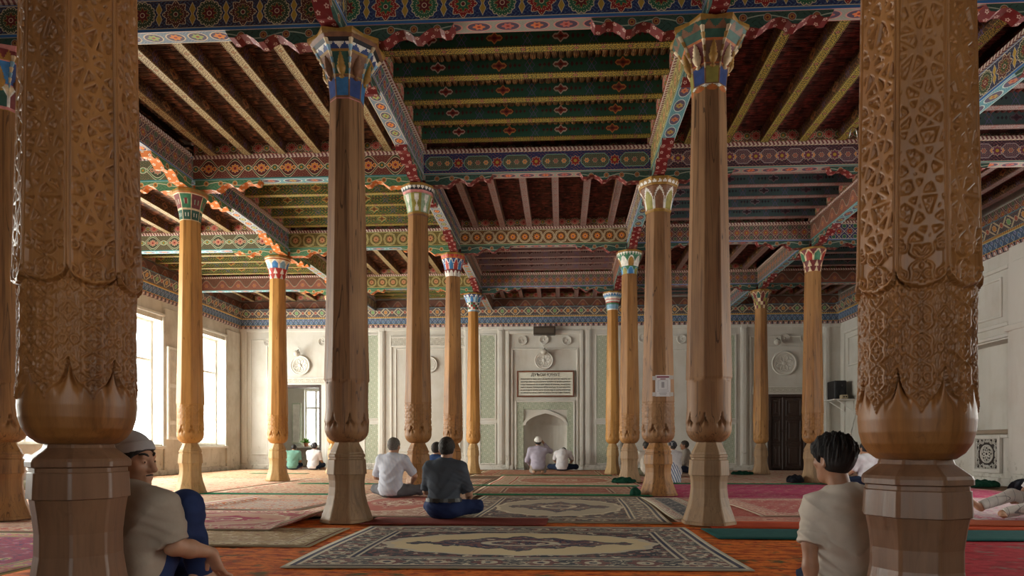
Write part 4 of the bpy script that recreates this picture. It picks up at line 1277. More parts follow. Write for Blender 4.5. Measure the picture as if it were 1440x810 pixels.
def capital(parent, sty, z0, z1, r0, r1, th0, noble=False):
    tiers = STY[sty]
    nt = 192 if noble else 96
    nz = 56 if noble else 30
    hs = np.linspace(0, 1, nz + 1)
    th = (np.arange(nt) + 0.5) * 2 * PI / nt + th0
    R = np.zeros((nz + 1, nt))
    for j, h in enumerate(hs):
        if noble:
            base = r0 + (r1 - r0) * (0.16 * h + 0.84 * h ** 3.2)
        else:
            base = r0 * (1.06 + 0.06 * math.sin(h * PI)) + (r1 - r0) * h ** 2.2
        for k in range(nt):
            a, f = octf(th[k], th0)
            sc = 1.0
            for t in tiers:
                if t[0] <= h <= t[1] and t[2] in ('arch', 'baluster', 'tri'):
                    q = (th[k] - th0) * t[4] / (2 * PI)
                    sc += (0.05 if not noble else 0.07) * (0.5 - abs((q % 1.0) - 0.5)) * 2 * ((h - t[0]) / (t[1] - t[0]) * 0.7 + 0.3)
                if h == t[0] and h > 0: sc += 0.015
            R[j, k] = base * (f if noble else 1.0 + (f - 1) * 0.5) * sc
    names = []
    mi = np.zeros(nz * nt, dtype=np.int32)
    for j in range(nz):
        h = (hs[j] + hs[j + 1]) / 2
        for k in range(nt):
            thm = (th[k] + PI / nt - th0)
            for t in tiers:
                if t[0] <= h <= t[1]:
                    q = thm * t[4] / (2 * PI)
                    i = int(math.floor(q)); a = ((q - i) - 0.5) * 2
                    c = tier_color(t, i, a, (h - t[0]) / (t[1] - t[0]))
                    if c not in names: names.append(c)
                    mi[j * nt + k] = names.index(c)
                    break
    zs = z0 + (z1 - 0.05 - z0) * hs
    X = R * np.cos(th)[None, :]; Y = R * np.sin(th)[None, :]; Z = np.repeat(zs[:, None], nt, 1)
    V = np.stack([X, Y, Z], -1).reshape(-1, 3)
    i = np.arange(nz)[:, None] * nt; k = np.arange(nt)[None, :]; k2 = (k + 1) % nt
    Q = np.stack([i + k, i + k2, i + nt + k2, i + nt + k], -1).reshape(-1, 4)
    o = np_mesh('capital', V, Q, [CAPC[n] for n in names], mi, False, parent)
    if noble:      # turned spindles standing on the faces, and a stepped star plate
        warm = sty == 'noble_orange'
        for k in range(8):
            aang = th0 + PI / 8 + k * PI / 4
            m = MB()
            H = (z1 - z0) * 0.40
            pr = [(0.0, 0), (.012, .0), (.03, .03), (.012, .07), (.03, .10), (.045, .18), (.047, .23), (.030, .27), (.040, .29), (.028, .33), (.034, .35), (.022, .39), (.026, .41), (.012, .45), (.016, .47), (.0, .52)]
            m.lathe([(r, h / .52 * H) for r, h in pr], 12, (0, 0, 0))
            sp = m.build('spindle', CAPC[('cream' if k % 2 else 'ochre') if warm else ('brown' if k % 2 else 'ochre')], o)
            h0 = 0.34
            hh = np.array([h0, h0 + .40]); rr = r0 + (r1 - r0) * (0.16 * hh + 0.84 * hh ** 3.2)
            tilt = math.atan2(rr[1] - rr[0], H)
            sp.location = ((rr[0] * .985) * math.cos(aang), (rr[0] * .985) * math.sin(aang), z0 + (z1 - z0) * h0)
            sp.rotation_euler = (0, tilt, aang)
    if noble:      # stepped white and blue stalactites down the arrises
        for k in range(8):
            m = MB()
            aa = th0 + k * PI / 4
            ca, sa = math.cos(aa), math.sin(aa)
            for q in range(7):
                h = .40 + q * .082
                rr_ = (r0 + (r1 - r0) * (0.16 * h + 0.84 * h ** 3.2)) * 1.03
                zc = z0 + (z1 - .05 - z0) * h
                e = .016 + .004 * q
                hh_ = .024
                ring_ = [(rr_ - e, -e), (rr_ + e * .7, -e * .5), (rr_ + e * 1.1, 0), (rr_ + e * .7, e * .5), (rr_ - e, e)]
                lo_ = [(x_ * ca - y_ * sa, x_ * sa + y_ * ca, zc - hh_) for x_, y_ in [(rr_ - e, -e * .4), (rr_, -e * .2), (rr_ + e * .2, 0), (rr_, e * .2), (rr_ - e, e * .4)]]
                hi_ = [(x_ * ca - y_ * sa, x_ * sa + y_ * ca, zc + hh_) for x_, y_ in ring_]
                for i_ in range(5): m.poly([lo_[i_], lo_[(i_ + 1) % 5], hi_[(i_ + 1) % 5], hi_[i_]], None, q % 2)
                m.poly(hi_, None, q % 2); m.poly(list(reversed(lo_)), None, q % 2)
            m.build('stalactite_strip', [CAPC['cream'], CAPC['ochre' if sty == 'noble_orange' else 'sky']], o)
    m = MB()
    n = 16 if noble else 8
    rp = r1 * (1.10 if noble else 1.05)
    def ring(r):
        return [(r * (1.0 if k % 2 == 0 or not noble else 0.84) * math.cos(th0 + 2 * PI * k / n), r * (1.0 if k % 2 == 0 or not noble else 0.84) * math.sin(th0 + 2 * PI * k / n)) for k in range(n)]
    steps = [(0.97, z1 - 0.055), (1.0, z1 - 0.035), (1.0, z1 - 0.004), (0.97, z1)]
    rs = [[(x, y, z) for x, y in ring(rp * s)] for s, z in steps]
    for q in range(3):
        for k in range(n):
            m.poly([rs[q][k], rs[q][(k + 1) % n], rs[q + 1][(k + 1) % n], rs[q + 1][k]])
    m.poly(rs[3]); m.poly(list(reversed(rs[0])))
    m.build('capital_plate', CAPC['pink' if sty == 'noble_pink' else 'ochre'], o)
    return o

def pillar(label, x, y, sty, wm, bm, rcol=1.0, th=0.0, vine=False, near=False, noble=False, zcap=4.45, nth=96, group='slim painted-capital pillars', brel=1.0):
    t = empty('wooden_pillar', (x, y, 0.021))
    tag(t, label, 'pillar', group, 'thing')
    pbase('base', bm, t, th, near, rcol * brel)
    if near:
        shaft('shaft', 1, 5.10, 0.205 * rcol, wm, t, th, near, True, 448, rcol)
    else:
        ztop = 4.31 if noble else zcap
        rt = (0.160 if noble else 0.158) * rcol
        shaft('shaft', 1, ztop + 0.02, rt, wm, t, th, False, vine, nth, rcol)
        capital(t, sty, ztop, 4.945, rt * 1.02, 0.36 * rcol if noble else 0.27 * max(rcol, 0.95), th, noble)
    return t
PILLARS = [pillar('massive carved brown pillar closest on the left, man with skullcap sitting beside it', px_wall(111.5, 600, 2.8)[0], 2.8, None, W_NEAR, W_NEARB, 0.80, -PI / 8 + 0.08, near=NZL, brel=.92, group='massive carved front pillars'),
pillar('massive carved brown pillar closest on the right, boy in white shirt sitting beside it', px_wall(1287, 600, 2.8)[0], 2.8, None, W_NEAR, W_NEARB, 0.77, -PI / 2 + 0.02, near=NZ, group='massive carved front pillars'),
pillar('grey-brown pillar with dark blue and green capital, left of the centre aisle, nearest slim row', -2.236, 6.83, 'noble', W_OLD, W_OLDB, 1.0, -PI / 2 - 0.35, noble=True, nth=144),
pillar('grey-brown pillar with orange and cream capital, right of the centre aisle, nearest slim row', 1.490, 6.83, 'noble_orange', W_OLD, W_OLDB, 1.0, -PI / 2 - 0.40, noble=True, nth=144),
pillar('brown pillar half cut by the left picture edge, blue and pink capital', -5.994, 6.83, 'noble_pink', W_TAN, W_TAN, 1.0, 0.2, noble=True),
pillar('tan pillar with olive capital rising behind the man in the pale shirt', -2.313, 10.64, 'olive', W_TAN, W_TAN, 0.96, -PI / 2 - 0.30, vine=True),
pillar('weathered pillar with a white paper notice taped to it', 1.530, 10.64, 'niches', W_OLD, W_TAN, 1.15, -PI / 2 - 0.45, vine=True, zcap=4.43),
pillar('honey pillar with green and maroon panelled capital in front of the left windows', -6.106, 10.64, 'panels', W_HONEY, W_HONEYB, 0.91, -PI / 2 - 0.2, vine=True),
pillar('brown pillar third row right, mostly hidden by the massive front right pillar', 5.35, 10.64, 'redgreen', W_TAN, W_OLDB, 1.0, 0.1),
pillar('tan pillar with blue and red diamond capital, behind the man in the dark shirt', -2.370, 14.45, 'diamonds', W_TAN, W_TAN, 0.95, -PI / 2 - 0.3, vine=True),
pillar('brown pillar with green petal capital, green cloth bundle lying at its foot', 1.463, 14.45, 'petals', W_TAN, W_OLDB, 0.97, -PI / 2 - 0.3, vine=True),
pillar('honey pillar with red and white leaf capital, beside the left doorway', -6.294, 14.45, 'leaves', W_HONEY, W_HONEYB, 0.97, -PI / 2 - 0.25, vine=True),
pillar('brown pillar with red and green capital in front of the dark double door', 5.335, 14.45, 'redgreen', W_TAN, W_OLDB, 0.95, -PI / 2 - 0.3, vine=True),
pillar('thin honey pillar with chequered capital, just left of the prayer niche', -2.431, 18.26, 'checks', W_HONEY, W_HONEYB, 0.86, -PI / 2 - 0.3, vine=True, nth=72),
pillar('thin honey pillar with striped blue capital, just right of the prayer niche', 1.396, 18.26, 'flutes', W_HONEY, W_HONEYB, 0.86, -PI / 2 - 0.3, vine=True, nth=72),
pillar('slender pillar with trellis capital, left of the dark double door', 5.373, 18.26, 'trellis', W_TAN, W_OLDB, 0.90, -PI / 2 - 0.3, nth=72),
pillar('honey pillar of the rear row peeping from behind a grey-brown one', -6.33, 18.26, 'leaves', W_HONEY, W_HONEYB, 0.95, -PI / 2 - 0.3, vine=True, nth=72)]
# ------------------------------------------------------------------ carpets and rugs
def rug_mat(name, W, L, field, border, motif, accent, line=CREAM, med=True, k=1.0, bw=0.16, stripes=False, density=0.5):
    """woven rug in its own metres: border of blossoms between guard stripes, busy field, lobed medallion"""
    b = B(name); x, y = b.uv()
    ex, ey = W / 2 - b.abs(x), L / 2 - b.abs(y)
    d = b.min(ex, ey)
    s = b.mixf(ey < ex, y, x)
    mn = min(W, L) * bw
    n1 = b.noise(b.vec(x, y), 9.0 * k, 3.0, 0.6); n2 = b.noise(b.vec(x + 7.3, y * 1.0), 15.0 * k, 2.0, 0.6)
    f = b.mix(filigree(b, x, y, 34.0 * k, 0.16), field, tuple((p * 0.6 + q * 0.4) for p, q in zip(field, accent)))
    cellp = 0.24 / k
    cx = b.mod(x + b.mod(b.floor(y / cellp), 2.0) * cellp * 0.5, cellp) - cellp / 2; cy = b.mod(y, cellp) - cellp / 2
    rr = b.len(cx, cy); tt = b.atan2(cy, cx)
    fl = b.mix(rr < cellp * 0.34 + b.cos(tt * 6.0) * cellp * 0.07, f, motif)
    fl = b.mix(rr < cellp * 0.17, fl, line)
    fl = b.mix(rr < cellp * 0.08, fl, accent)
    f = b.mix(b.ramp(n1, density, density + 0.04), f, fl)
    f = b.mix((n2 > 0.62), f, accent)
    if med:
        mx_, my_ = W * 0.5 - mn, L * 0.5 - mn
        th = b.atan2(y / my_, x / mx_)
        q = b.len(x / (mx_ * 0.92), y / (my_ * 0.82)) - b.cos(th * 16.0) * 0.022
        q = q + (n1 - 0.5) * 0.06
        corner = tuple(p * 0.8 for p in border)
        cn = b.mix(n2 > 0.52, corner, motif); cn = b.mix(n1 > 0.60, cn, line)
        f = b.mix(q > 1.0, field if isinstance(field, tuple) else f, cn)
        f = b.mix(b.abs(q - 1.0) < 0.03, f, line)
        ix = b.abs(x) / (mx_ * 0.66); iy = b.abs(y) / (my_ * 0.36)
        star = ix * 0.88 + iy * 0.72 - b.cos(x * 22.0) * 0.10 + (n1 - 0.5) * 0.55
        m2 = b.mix(n2 > 0.50, motif, accent); m2 = b.mix(n1 > 0.60, m2, line)
        f = b.mix(star < 1.0, f, m2)
        f = b.mix(b.abs(star - 1.0) < 0.06, f, border)
        r0 = b.len(x / (mx_ * 0.30), y / (my_ * 0.22))
        f = b.mix(b.abs(r0 - 0.8) < 0.12, f, line)
    col = f
    bc = mn * 0.55
    P = mn * 0.95
    u = b.mod(s, P) - P / 2; v = d - bc
    rb = b.len(u, v); tb = b.atan2(v, u)
    bcol = b.mix(filigree(b, x, y, 40.0 * k, 0.2), border, tuple(p * 0.5 + q * 0.5 for p, q in zip(border, line)))
    bcol = b.mix(rb < mn * 0.30 + b.cos(tb * 6.0) * mn * 0.05, bcol, motif)
    bcol = b.mix(rb < mn * 0.16, bcol, line)
    bcol = b.mix(rb < mn * 0.08, bcol, accent)
    bcol = b.mix((n2 > 0.58), bcol, line)
    col = b.mix(d < mn, col, bcol)
    for c_, w_ in ((mn, 0.10), (mn * 0.15, 0.12)):
        col = b.mix(b.abs(d - c_) < mn * w_, col, line)
        col = b.mix(b.abs(d - c_) < mn * w_ * 0.4, col, accent)
    col = b.mix(d < 0.02, col, tuple(q * 0.7 for q in line))
    if stripes: col = b.mix(b.mod(x, 0.5) < 0.05, col, line)
    pile = b.noise(b.vec(x, y), 260.0, 2.0)
    fade = b.noise(b.vec(x, y), 2.2, 3.0)
    col = b.mix(b.ramp(fade, 0.4, 0.75) * 0.22, col, (0.5, 0.4, 0.32))
    b.bump(pile, 0.4, 0.004)
    return b.done(col, 0.95, 0.1)
def plain_carpet(name, c, c2):
    b = B(name); x, y = b.uv()
    n = b.noise(b.vec(x, y * 4.0), 7.0, 4.0, 0.7)
    b.bump(b.noise(b.vec(x, y), 240.0, 2.0), 0.4, 0.004)
    return b.done(b.mix(b.ramp(n, 0.35, 0.65), c, c2), 0.95, 0.1)
def tiger_carpet(name, c, c2, c3):
    """saturated carpet with dark dashes running with the weave"""
    b = B(name); x, y = b.uv()
    n = b.noise(b.vec(x * 1.2 + y * 0.5, y * 3.4), 4.2, 4.0, 0.65)
    m_ = b.noise(b.vec(x * 2.0 + 5.0, y * 2.2), 2.4, 3.0, 0.6)
    col = b.mix(b.ramp(n, 0.36, 0.55), c2, c)
    col = b.mix(b.ramp(m_, 0.56, 0.66), col, c3)
    col = b.mix((b.noise(b.vec(x * 3.0, y * 9.0 + 3.0), 5.0, 2.0) > 0.62), col, c2)
    b.bump(b.noise(b.vec(x, y), 240.0, 2.0), 0.4, 0.004)
    return b.done(col, 0.95, 0.1)

def rug(name, label, x0, x1, y0, y1, z, mat, ang=0.0, th=0.009, cat='rug', group=None, curl=None, seed=0, wob=0.012, fringe=None):
    """thin woven sheet with a slightly uneven outline and lie; uv in metres about its centre"""
    W, L = x1 - x0, y1 - y0
    nx, ny = max(4, min(40, int(W / 0.12))), max(4, min(48, int(L / 0.12)))
    rs = np.random.RandomState(seed + 11)
    p1, p2, p3 = rs.rand(3) * 6
    gx = np.linspace(-W / 2, W / 2, nx + 1); gy = np.linspace(-L / 2, L / 2, ny + 1)
    X, Y = np.meshgrid(gx, gy, indexing='ij')
    U = np.stack([X, Y], -1).reshape(-1, 2)
    Xw = X + wob * np.sin(Y * 2.3 + p1) * (np.abs(X) / (W / 2)); Yw = Y + wob * np.sin(X * 2.1 + p2) * (np.abs(Y) / (L / 2))
    Z = z + th + 0.0012 * (np.sin(X * 3.1 + p1) * np.sin(Y * 2.7 + p3))
    if curl:      # one edge folded up: (side, width, height)
        sd, cw, chh = curl
        t = {'r': X - (W / 2 - cw), 'l': -X - (W / 2 - cw), 'k': Y - (L / 2 - cw), 'f': -Y - (L / 2 - cw)}[sd]
        q = np.clip(t / cw, 0, 1)
        Z = Z + chh * q ** 1.6
    top = np.stack([Xw, Yw, Z], -1).reshape(-1, 3)
    bot = top.copy(); bot[:, 2] -= th * 0.9
    bot[:, 0] += np.sign(bot[:, 0]) * 0.003
    V = np.concatenate([top, bot]); n0 = len(top)
    idx = np.arange(n0).reshape(nx + 1, ny + 1)
    q1 = np.stack([idx[:-1, :-1], idx[1:, :-1], idx[1:, 1:], idx[:-1, 1:]], -1).reshape(-1, 4)
    q2 = q1[:, ::-1] + n0
    rim = np.concatenate([idx[:, 0], idx[-1, 1:], idx[-2::-1, -1], idx[0, -2:0:-1]])
    rim2 = np.roll(rim, -1)
    q3 = np.stack([rim + n0, rim2 + n0, rim2, rim], -1)
    o = np_mesh(name, V, np.concatenate([q1, q2, q3]), mat, None, True, None, np.concatenate([U, U]))
    o.location = ((x0 + x1) / 2, (y0 + y1) / 2, 0)
    o.rotation_euler = (0, 0, ang)
    tag(o, label, cat, group, 'thing')
    if fringe:
        m = MB()
        r_ = random.Random(seed)
        for s in fringe:
            nn = int((W if s in 'fk' else L) / 0.022)
            for k in range(nn):
                t = (k + 0.5) / nn - 0.5
                l_ = 0.05 + r_.random() * 0.03; dx = (r_.random() - 0.5) * 0.02
                if s == 'k': a, c = (t * W, L / 2 - .005), (t * W + dx, L / 2 + l_)
                elif s == 'f': a, c = (t * W, -L / 2 + .005), (t * W + dx, -L / 2 - l_)
                elif s == 'r': a, c = (W / 2 - .005, t * L), (W / 2 + l_, t * L + dx)
                else: a, c = (-W / 2 + .005, t * L), (-W / 2 - l_, t * L + dx)
                m.tube([(a[0], a[1], z + th * 0.6), (c[0], c[1], z + 0.003)], 0.0035, 4, 0, False)
        fo = m.build('fringe', plain('rug_fringe', (0.62, 0.54, 0.42), 0.9, 0.1), o)
        fo['label'] = 'pale cotton fringe'
    return o
K1 = 'wall to wall base carpets'; K2 = 'loose rugs'; K3 = 'long green prayer strips'
# wide base carpets
rug('carpet', 'orange carpet with dark dashes across the front floor, under the cream medallion rug', -3.45, 2.35, 2.6, 7.0, 0.0, tiger_carpet('carpet_orange', (0.75, 0.19, 0.03), (0.30, 0.04, 0.012), (0.13, 0.10, 0.035)), cat='carpet', group=K1, seed=1)
rug('carpet', 'crimson carpet with grey patches right of the massive right pillar', 2.37, 8.4, 2.6, 6.6, 0.0, tiger_carpet('carpet_crimson', (0.48, 0.03, 0.045), (0.25, 0.012, 0.02), (0.20, 0.13, 0.11)), cat='carpet', group=K1, seed=2)
rug('carpet', 'magenta flowered carpet with a yellow border in the lower left corner', -6.3, -3.50, 3.4, 5.85, 0.0, rug_mat('rug_magenta_border', 2.8, 2.45, (0.42, 0.06, 0.13), (0.55, 0.12, 0.16), (0.55, 0.2, 0.3), (0.10, 0.05, 0.14), (0.62, 0.5, 0.2), False, 1.0, .10), cat='carpet', group=K1, seed=3)
rug('carpet', 'pale red striped carpet at the left edge, behind the magenta one', -9.6, -4.50, 5.90, 9.0, 0.0, rug_mat('rug_pale_red', 5.1, 3.1, (0.62, 0.42, 0.3), (0.6, 0.2, 0.14), (0.55, 0.16, 0.13), (0.35, 0.05, 0.08), (0.72, 0.62, 0.46), False, 0.7, .12), cat='carpet', group=K1, seed=4)
rug('carpet', 'pale peach carpet with loose red flowers near the honey pillar', -5.9, -2.45, 7.85, 10.35, 0.011, rug_mat('rug_peach', 3.4, 2.5, (0.66, 0.5, 0.34), (0.55, 0.3, 0.22), (0.6, 0.16, 0.12), (0.5, 0.06, 0.08), (0.74, 0.64, 0.46), False, 0.6, .10, density=.58), cat='carpet', group=K1, seed=5)
rug('carpet', 'cream and rose carpet under the left windows', -10.4, -5.95, 9.05, 15.6, 0.0, rug_mat('rug_cream_rose', 4.45, 6.5, (0.68, 0.52, 0.36), (0.6, 0.36, 0.22), (0.62, 0.2, 0.14), (0.58, 0.14, 0.1), (0.76, 0.66, 0.48), False, 0.45, .08, density=.56), cat='carpet', group=K1, seed=6)
rug('carpet', 'faded orange carpet in the far left corner', -10.4, -2.4, 15.65, 21.2, 0.0, rug_mat('rug_faded_orange', 8.0, 5.5, (0.62, 0.42, 0.26), (0.6, 0.3, 0.12), (0.55, 0.2, 0.1), (0.4, 0.14, 0.08), (0.7, 0.58, 0.4), False, 0.4, .06, density=.54), cat='carpet', group=K1, seed=7)
rug('carpet', 'peach patterned carpet between the honey pillars and the centre aisle', -5.9, -1.55, 10.75, 15.6, 0.0, rug_mat('rug_peach_dense', 4.35, 4.85, (0.6, 0.42, 0.28), (0.5, 0.24, 0.16), (0.5, 0.14, 0.1), (0.32, 0.1, 0.08), (0.72, 0.6, 0.42), False, 0.55, .08), cat='carpet', group=K1, seed=8)
rug('carpet', 'russet carpet across the centre aisle in front of the green strip', -1.5, 1.35, 10.72, 12.9, 0.0, rug_mat('rug_russet', 2.85, 2.2, (0.33, 0.10, 0.075), (0.30, 0.14, 0.10), (0.42, 0.2, 0.14), (0.16, 0.08, 0.06), (0.5, 0.36, 0.26), False, 1.2, .22), cat='carpet', group=K1, seed=9)
rug('carpet', 'magenta carpet to the right of the pillar with the notice', 1.40, 7.6, 10.15, 13.9, 0.0, rug_mat('rug_magenta', 6.2, 3.75, (0.45, 0.055, 0.14), (0.42, 0.07, 0.12), (0.5, 0.16, 0.2), (0.25, 0.03, 0.07), (0.56, 0.26, 0.26), False, 0.9, .05), cat='carpet', group=K1, seed=10)
rug('carpet', 'red and cream carpet in front of the prayer niche', -1.5, 1.6, 13.15, 17.1, 0.0, rug_mat('rug_red_cream', 3.1, 3.95, (0.46, 0.2, 0.14), (0.5, 0.3, 0.2), (0.6, 0.44, 0.3), (0.4, 0.05, 0.04), (0.66, 0.54, 0.38), True, 0.7, .14), cat='carpet', group=K1, seed=11)
rug('carpet', 'peach and red carpet running up to the niche wall', -2.35, 1.6, 17.15, 21.2, 0.0, rug_mat('rug_niche', 3.95, 4.05, (0.55, 0.3, 0.2), (0.4, 0.08, 0.06), (0.56, 0.16, 0.1), (0.3, 0.1, 0.06), (0.6, 0.5, 0.32), False, 0.6, .14), cat='carpet', group=K1, seed=12)
rug('carpet', 'cream carpet with red blotches by the dark double door', 1.65, 8.6, 14.0, 21.2, 0.0, rug_mat('rug_door', 6.95, 7.2, (0.55, 0.42, 0.32), (0.42, 0.2, 0.15), (0.5, 0.1, 0.08), (0.45, 0.12, 0.1), (0.66, 0.57, 0.44), False, 0.4, .06, density=.54), cat='carpet', group=K1, seed=13)
rug('carpet', 'brick red carpet right of the grey medallion rug', 1.22, 3.75, 7.04, 10.1, 0.0, rug_mat('rug_brick', 2.5, 3.06, (0.42, 0.10, 0.08), (0.42, 0.14, 0.11), (0.5, 0.2, 0.15), (0.24, 0.05, 0.06), (0.55, 0.32, 0.24), False, 1.4, .2), cat='carpet', group=K1, seed=14)
rug('carpet', 'red flowered carpet under the man in the pale shirt', -3.05, -1.32, 7.20, 10.6, 0.022, rug_mat('rug_red_flower', 1.73, 3.4, (0.46, 0.15, 0.12), (0.5, 0.26, 0.2), (0.6, 0.42, 0.32), (0.30, 0.04, 0.05), (0.68, 0.56, 0.42), True, 1.0, .17), cat='carpet', group=K1, seed=15)
rug('carpet', 'crimson carpet along the right wall beyond the seated man in chequered trousers', 3.8, 8.6, 6.65, 10.1, 0.0, rug_mat('rug_crimson_far', 4.8, 3.45, (0.40, 0.05, 0.08), (0.42, 0.14, 0.14), (0.55, 0.25, 0.2), (0.22, 0.03, 0.06), (0.6, 0.4, 0.34), False, 0.9, .1), cat='carpet', group=K1, seed=16)
# loose rugs
rug('medallion_rug', 'large cream rug with dark medallion and navy border in the centre foreground', -1.86, 1.20, 4.28, 6.47, 0.012, rug_mat('rug_cream_medallion', 3.06, 2.17, (0.66, 0.54, 0.33), (0.06, 0.07, 0.09), (0.20, 0.10, 0.10), (0.045, 0.05, 0.09), (0.56, 0.5, 0.38), True, 1.0, .17), 0.02, group=K2, seed=21)
rug('medallion_rug', 'grey-brown medallion rug behind the cream one, striped border at its right', -1.25, 1.18, 6.85, 10.28, 0.012, rug_mat('rug_grey_medallion', 2.43, 3.4, (0.40, 0.34, 0.25), (0.10, 0.10, 0.11), (0.20, 0.12, 0.10), (0.09, 0.09, 0.11), (0.56, 0.48, 0.34), True, 1.0, .15), -0.03, group=K2, seed=22)
rug('runner_rug', 'plain maroon strip under the man in the dark shirt', -2.0, -0.15, 6.52, 7.12, 0.023, plain_carpet('carpet_maroon', (0.18, 0.035, 0.03), (0.24, 0.06, 0.045)), 0.0, group=K2, seed=23)
rug('rug', 'rose and cream rug with a magenta turned-up edge by the left grey-brown pillar', -4.55, -2.60, 5.98, 7.72, 0.024, rug_mat('rug_rose', 1.95, 1.74, (0.55, 0.32, 0.24), (0.50, 0.2, 0.17), (0.40, 0.05, 0.10), (0.36, 0.03, 0.09), (0.72, 0.62, 0.46), True, 1.0, .14), 0.02, group=K2, curl=('r', 0.10, 0.07), seed=24)
rug('rug', 'olive flowered rug between the orange carpet and the rose rug', -3.7, -2.0, 5.10, 6.25, 0.012, rug_mat('rug_olive', 1.7, 1.15, (0.42, 0.30, 0.16), (0.38, 0.26, 0.14), (0.62, 0.5, 0.32), (0.22, 0.08, 0.06), (0.6, 0.52, 0.34), False, 1.2, .2), 0.03, group=K2, seed=25)
rug('rug', 'striped pale rug with a dark lifted edge behind the rose rug', -4.5, -3.1, 7.85, 9.3, 0.023, rug_mat('rug_pale_stripe', 1.4, 1.45, (0.6, 0.5, 0.42), (0.5, 0.25, 0.2), (0.62, 0.2, 0.1), (0.40, 0.14, 0.14), (0.74, 0.66, 0.54), False, 0.9, .18), -0.1, group=K2, curl=('l', 0.2, 0.05), seed=26)
rug('runner_rug', 'dark teal strip at the foot of the right grey-brown pillar', 1.33, 4.6, 5.74, 6.42, 0.012, plain_carpet('carpet_teal', (0.02, 0.085, 0.085), (0.03, 0.12, 0.11)), 0.0, group=K2, seed=27)
rug('runner_rug', 'bright vermilion strip just behind the teal one', 1.45, 4.8, 6.46, 7.02, 0.013, plain_carpet('carpet_vermilion', (0.42, 0.055, 0.02), (0.52, 0.085, 0.03)), 0.0, group=K2, seed=28)
rug('rug', 'pink flowered rug with cream edge line right of the right grey-brown pillar', 2.25, 4.4, 7.6, 9.95, 0.013, rug_mat('rug_pink', 2.15, 2.35, (0.46, 0.13, 0.12), (0.48, 0.18, 0.16), (0.56, 0.28, 0.22), (0.3, 0.06, 0.08), (0.62, 0.48, 0.36), False, 1.3, .12), 0.0, group=K2, seed=29)
rug('rug', 'pale lilac and pink rug under the man in chequered trousers', 4.45, 6.6, 7.25, 10.3, 0.012, rug_mat('rug_lilac', 2.15, 3.05, (0.58, 0.45, 0.45), (0.45, 0.14, 0.2), (0.5, 0.14, 0.2), (0.34, 0.2, 0.3), (0.66, 0.56, 0.55), False, 0.8, .14), 0.0, group=K2, seed=30)
rug('runner_rug', 'brown and vermilion strip in front of the man in chequered trousers', 3.2, 7.6, 6.70, 7.18, 0.024, plain_carpet('carpet_rust', (0.30, 0.055, 0.025), (0.38, 0.09, 0.035)), 0.0, group=K2, seed=31)
rug('runner_rug', 'navy striped border rug to the right of the grey-brown medallion rug', 1.20, 1.72, 7.15, 10.0, 0.024, rug_mat('rug_navy_border', 0.52, 2.85, (0.10, 0.10, 0.11), (0.28, 0.08, 0.08), (0.3, 0.28, 0.25), (0.05, 0.06, 0.08), (0.62, 0.54, 0.40), False, 1.6, .26), 0.0, group=K2, seed=32)
M_STRIP = plain_carpet('strip_green', (0.012, 0.16, 0.075), (0.02, 0.22, 0.10))
rug('prayer_strip', 'thin green strip across the centre aisle, level with the pillar with the notice', -1.5, 1.42, 10.38, 10.62, 0.024, M_STRIP, -0.02, group=K3, seed=33)
rug('prayer_strip', 'thin green strip across the centre aisle, midway to the niche', -2.0, 1.5, 12.92, 13.13, 0.012, M_STRIP, -0.02, group=K3, seed=34)
rug('prayer_strip', 'green strip right of the honey pillar at the left', -5.95, -3.3, 10.42, 10.70, 0.012, M_STRIP, -0.03, group=K3, seed=35)
rug('prayer_strip', 'green strip left of the pale shirted man, farther back', -5.4, -2.2, 13.30, 13.55, 0.012, M_STRIP, -0.02, group=K3, seed=36)
rug('prayer_strip', 'dark green strip behind the magenta carpet on the right', 1.75, 7.6, 13.72, 13.95, 0.012, M_STRIP, 0.0, group=K3, seed=37)
rug('prayer_strip', 'green strip close to the prayer niche, behind the rear pillars', -1.6, 1.3, 17.3, 17.5, 0.012, M_STRIP, 0.0, group=K3, seed=38)
rug('prayer_strip', 'short green strip before the left doorway', -8.6, -7.0, 17.9, 18.15, 0.012, M_STRIP, 0.0, group=K3, seed=39)
# ------------------------------------------------------------------ people: one signed-distance body, clothes and hair over it
def rc(p, a, b, r1, r2):
    a, b = np.asarray(a, np.float32), np.asarray(b, np.float32)
    ab = b - a
    t = np.clip(((p - a) @ ab) / max(float(ab @ ab), 1e-9), 0, 1)
    return np.linalg.norm(p - a - t[:, None] * ab, axis=1) - (r1 + (r2 - r1) * t)
def el(p, c, r, R=None):
    q = p - np.asarray(c, np.float32)
    if R is not None: q = q @ R
    r = np.asarray(r, np.float32)
    k0 = np.linalg.norm(q / r, axis=1); k1 = np.linalg.norm(q / (r * r), axis=1)
    return k0 * (k0 - 1.0) / np.maximum(k1, 1e-6)
def smin(a, b, k):
    h = np.clip(0.5 + 0.5 * (b - a) / k, 0, 1)
    return b + (a - b) * h - k * h * (1 - h)
def rot(rx=0, ry=0, rz=0):
    return np.array(Matrix.Rotation(rz, 3, 'Z') @ Matrix.Rotation(rx, 3, 'X') @ Matrix.Rotation(ry, 3, 'Y'), dtype=np.float32)

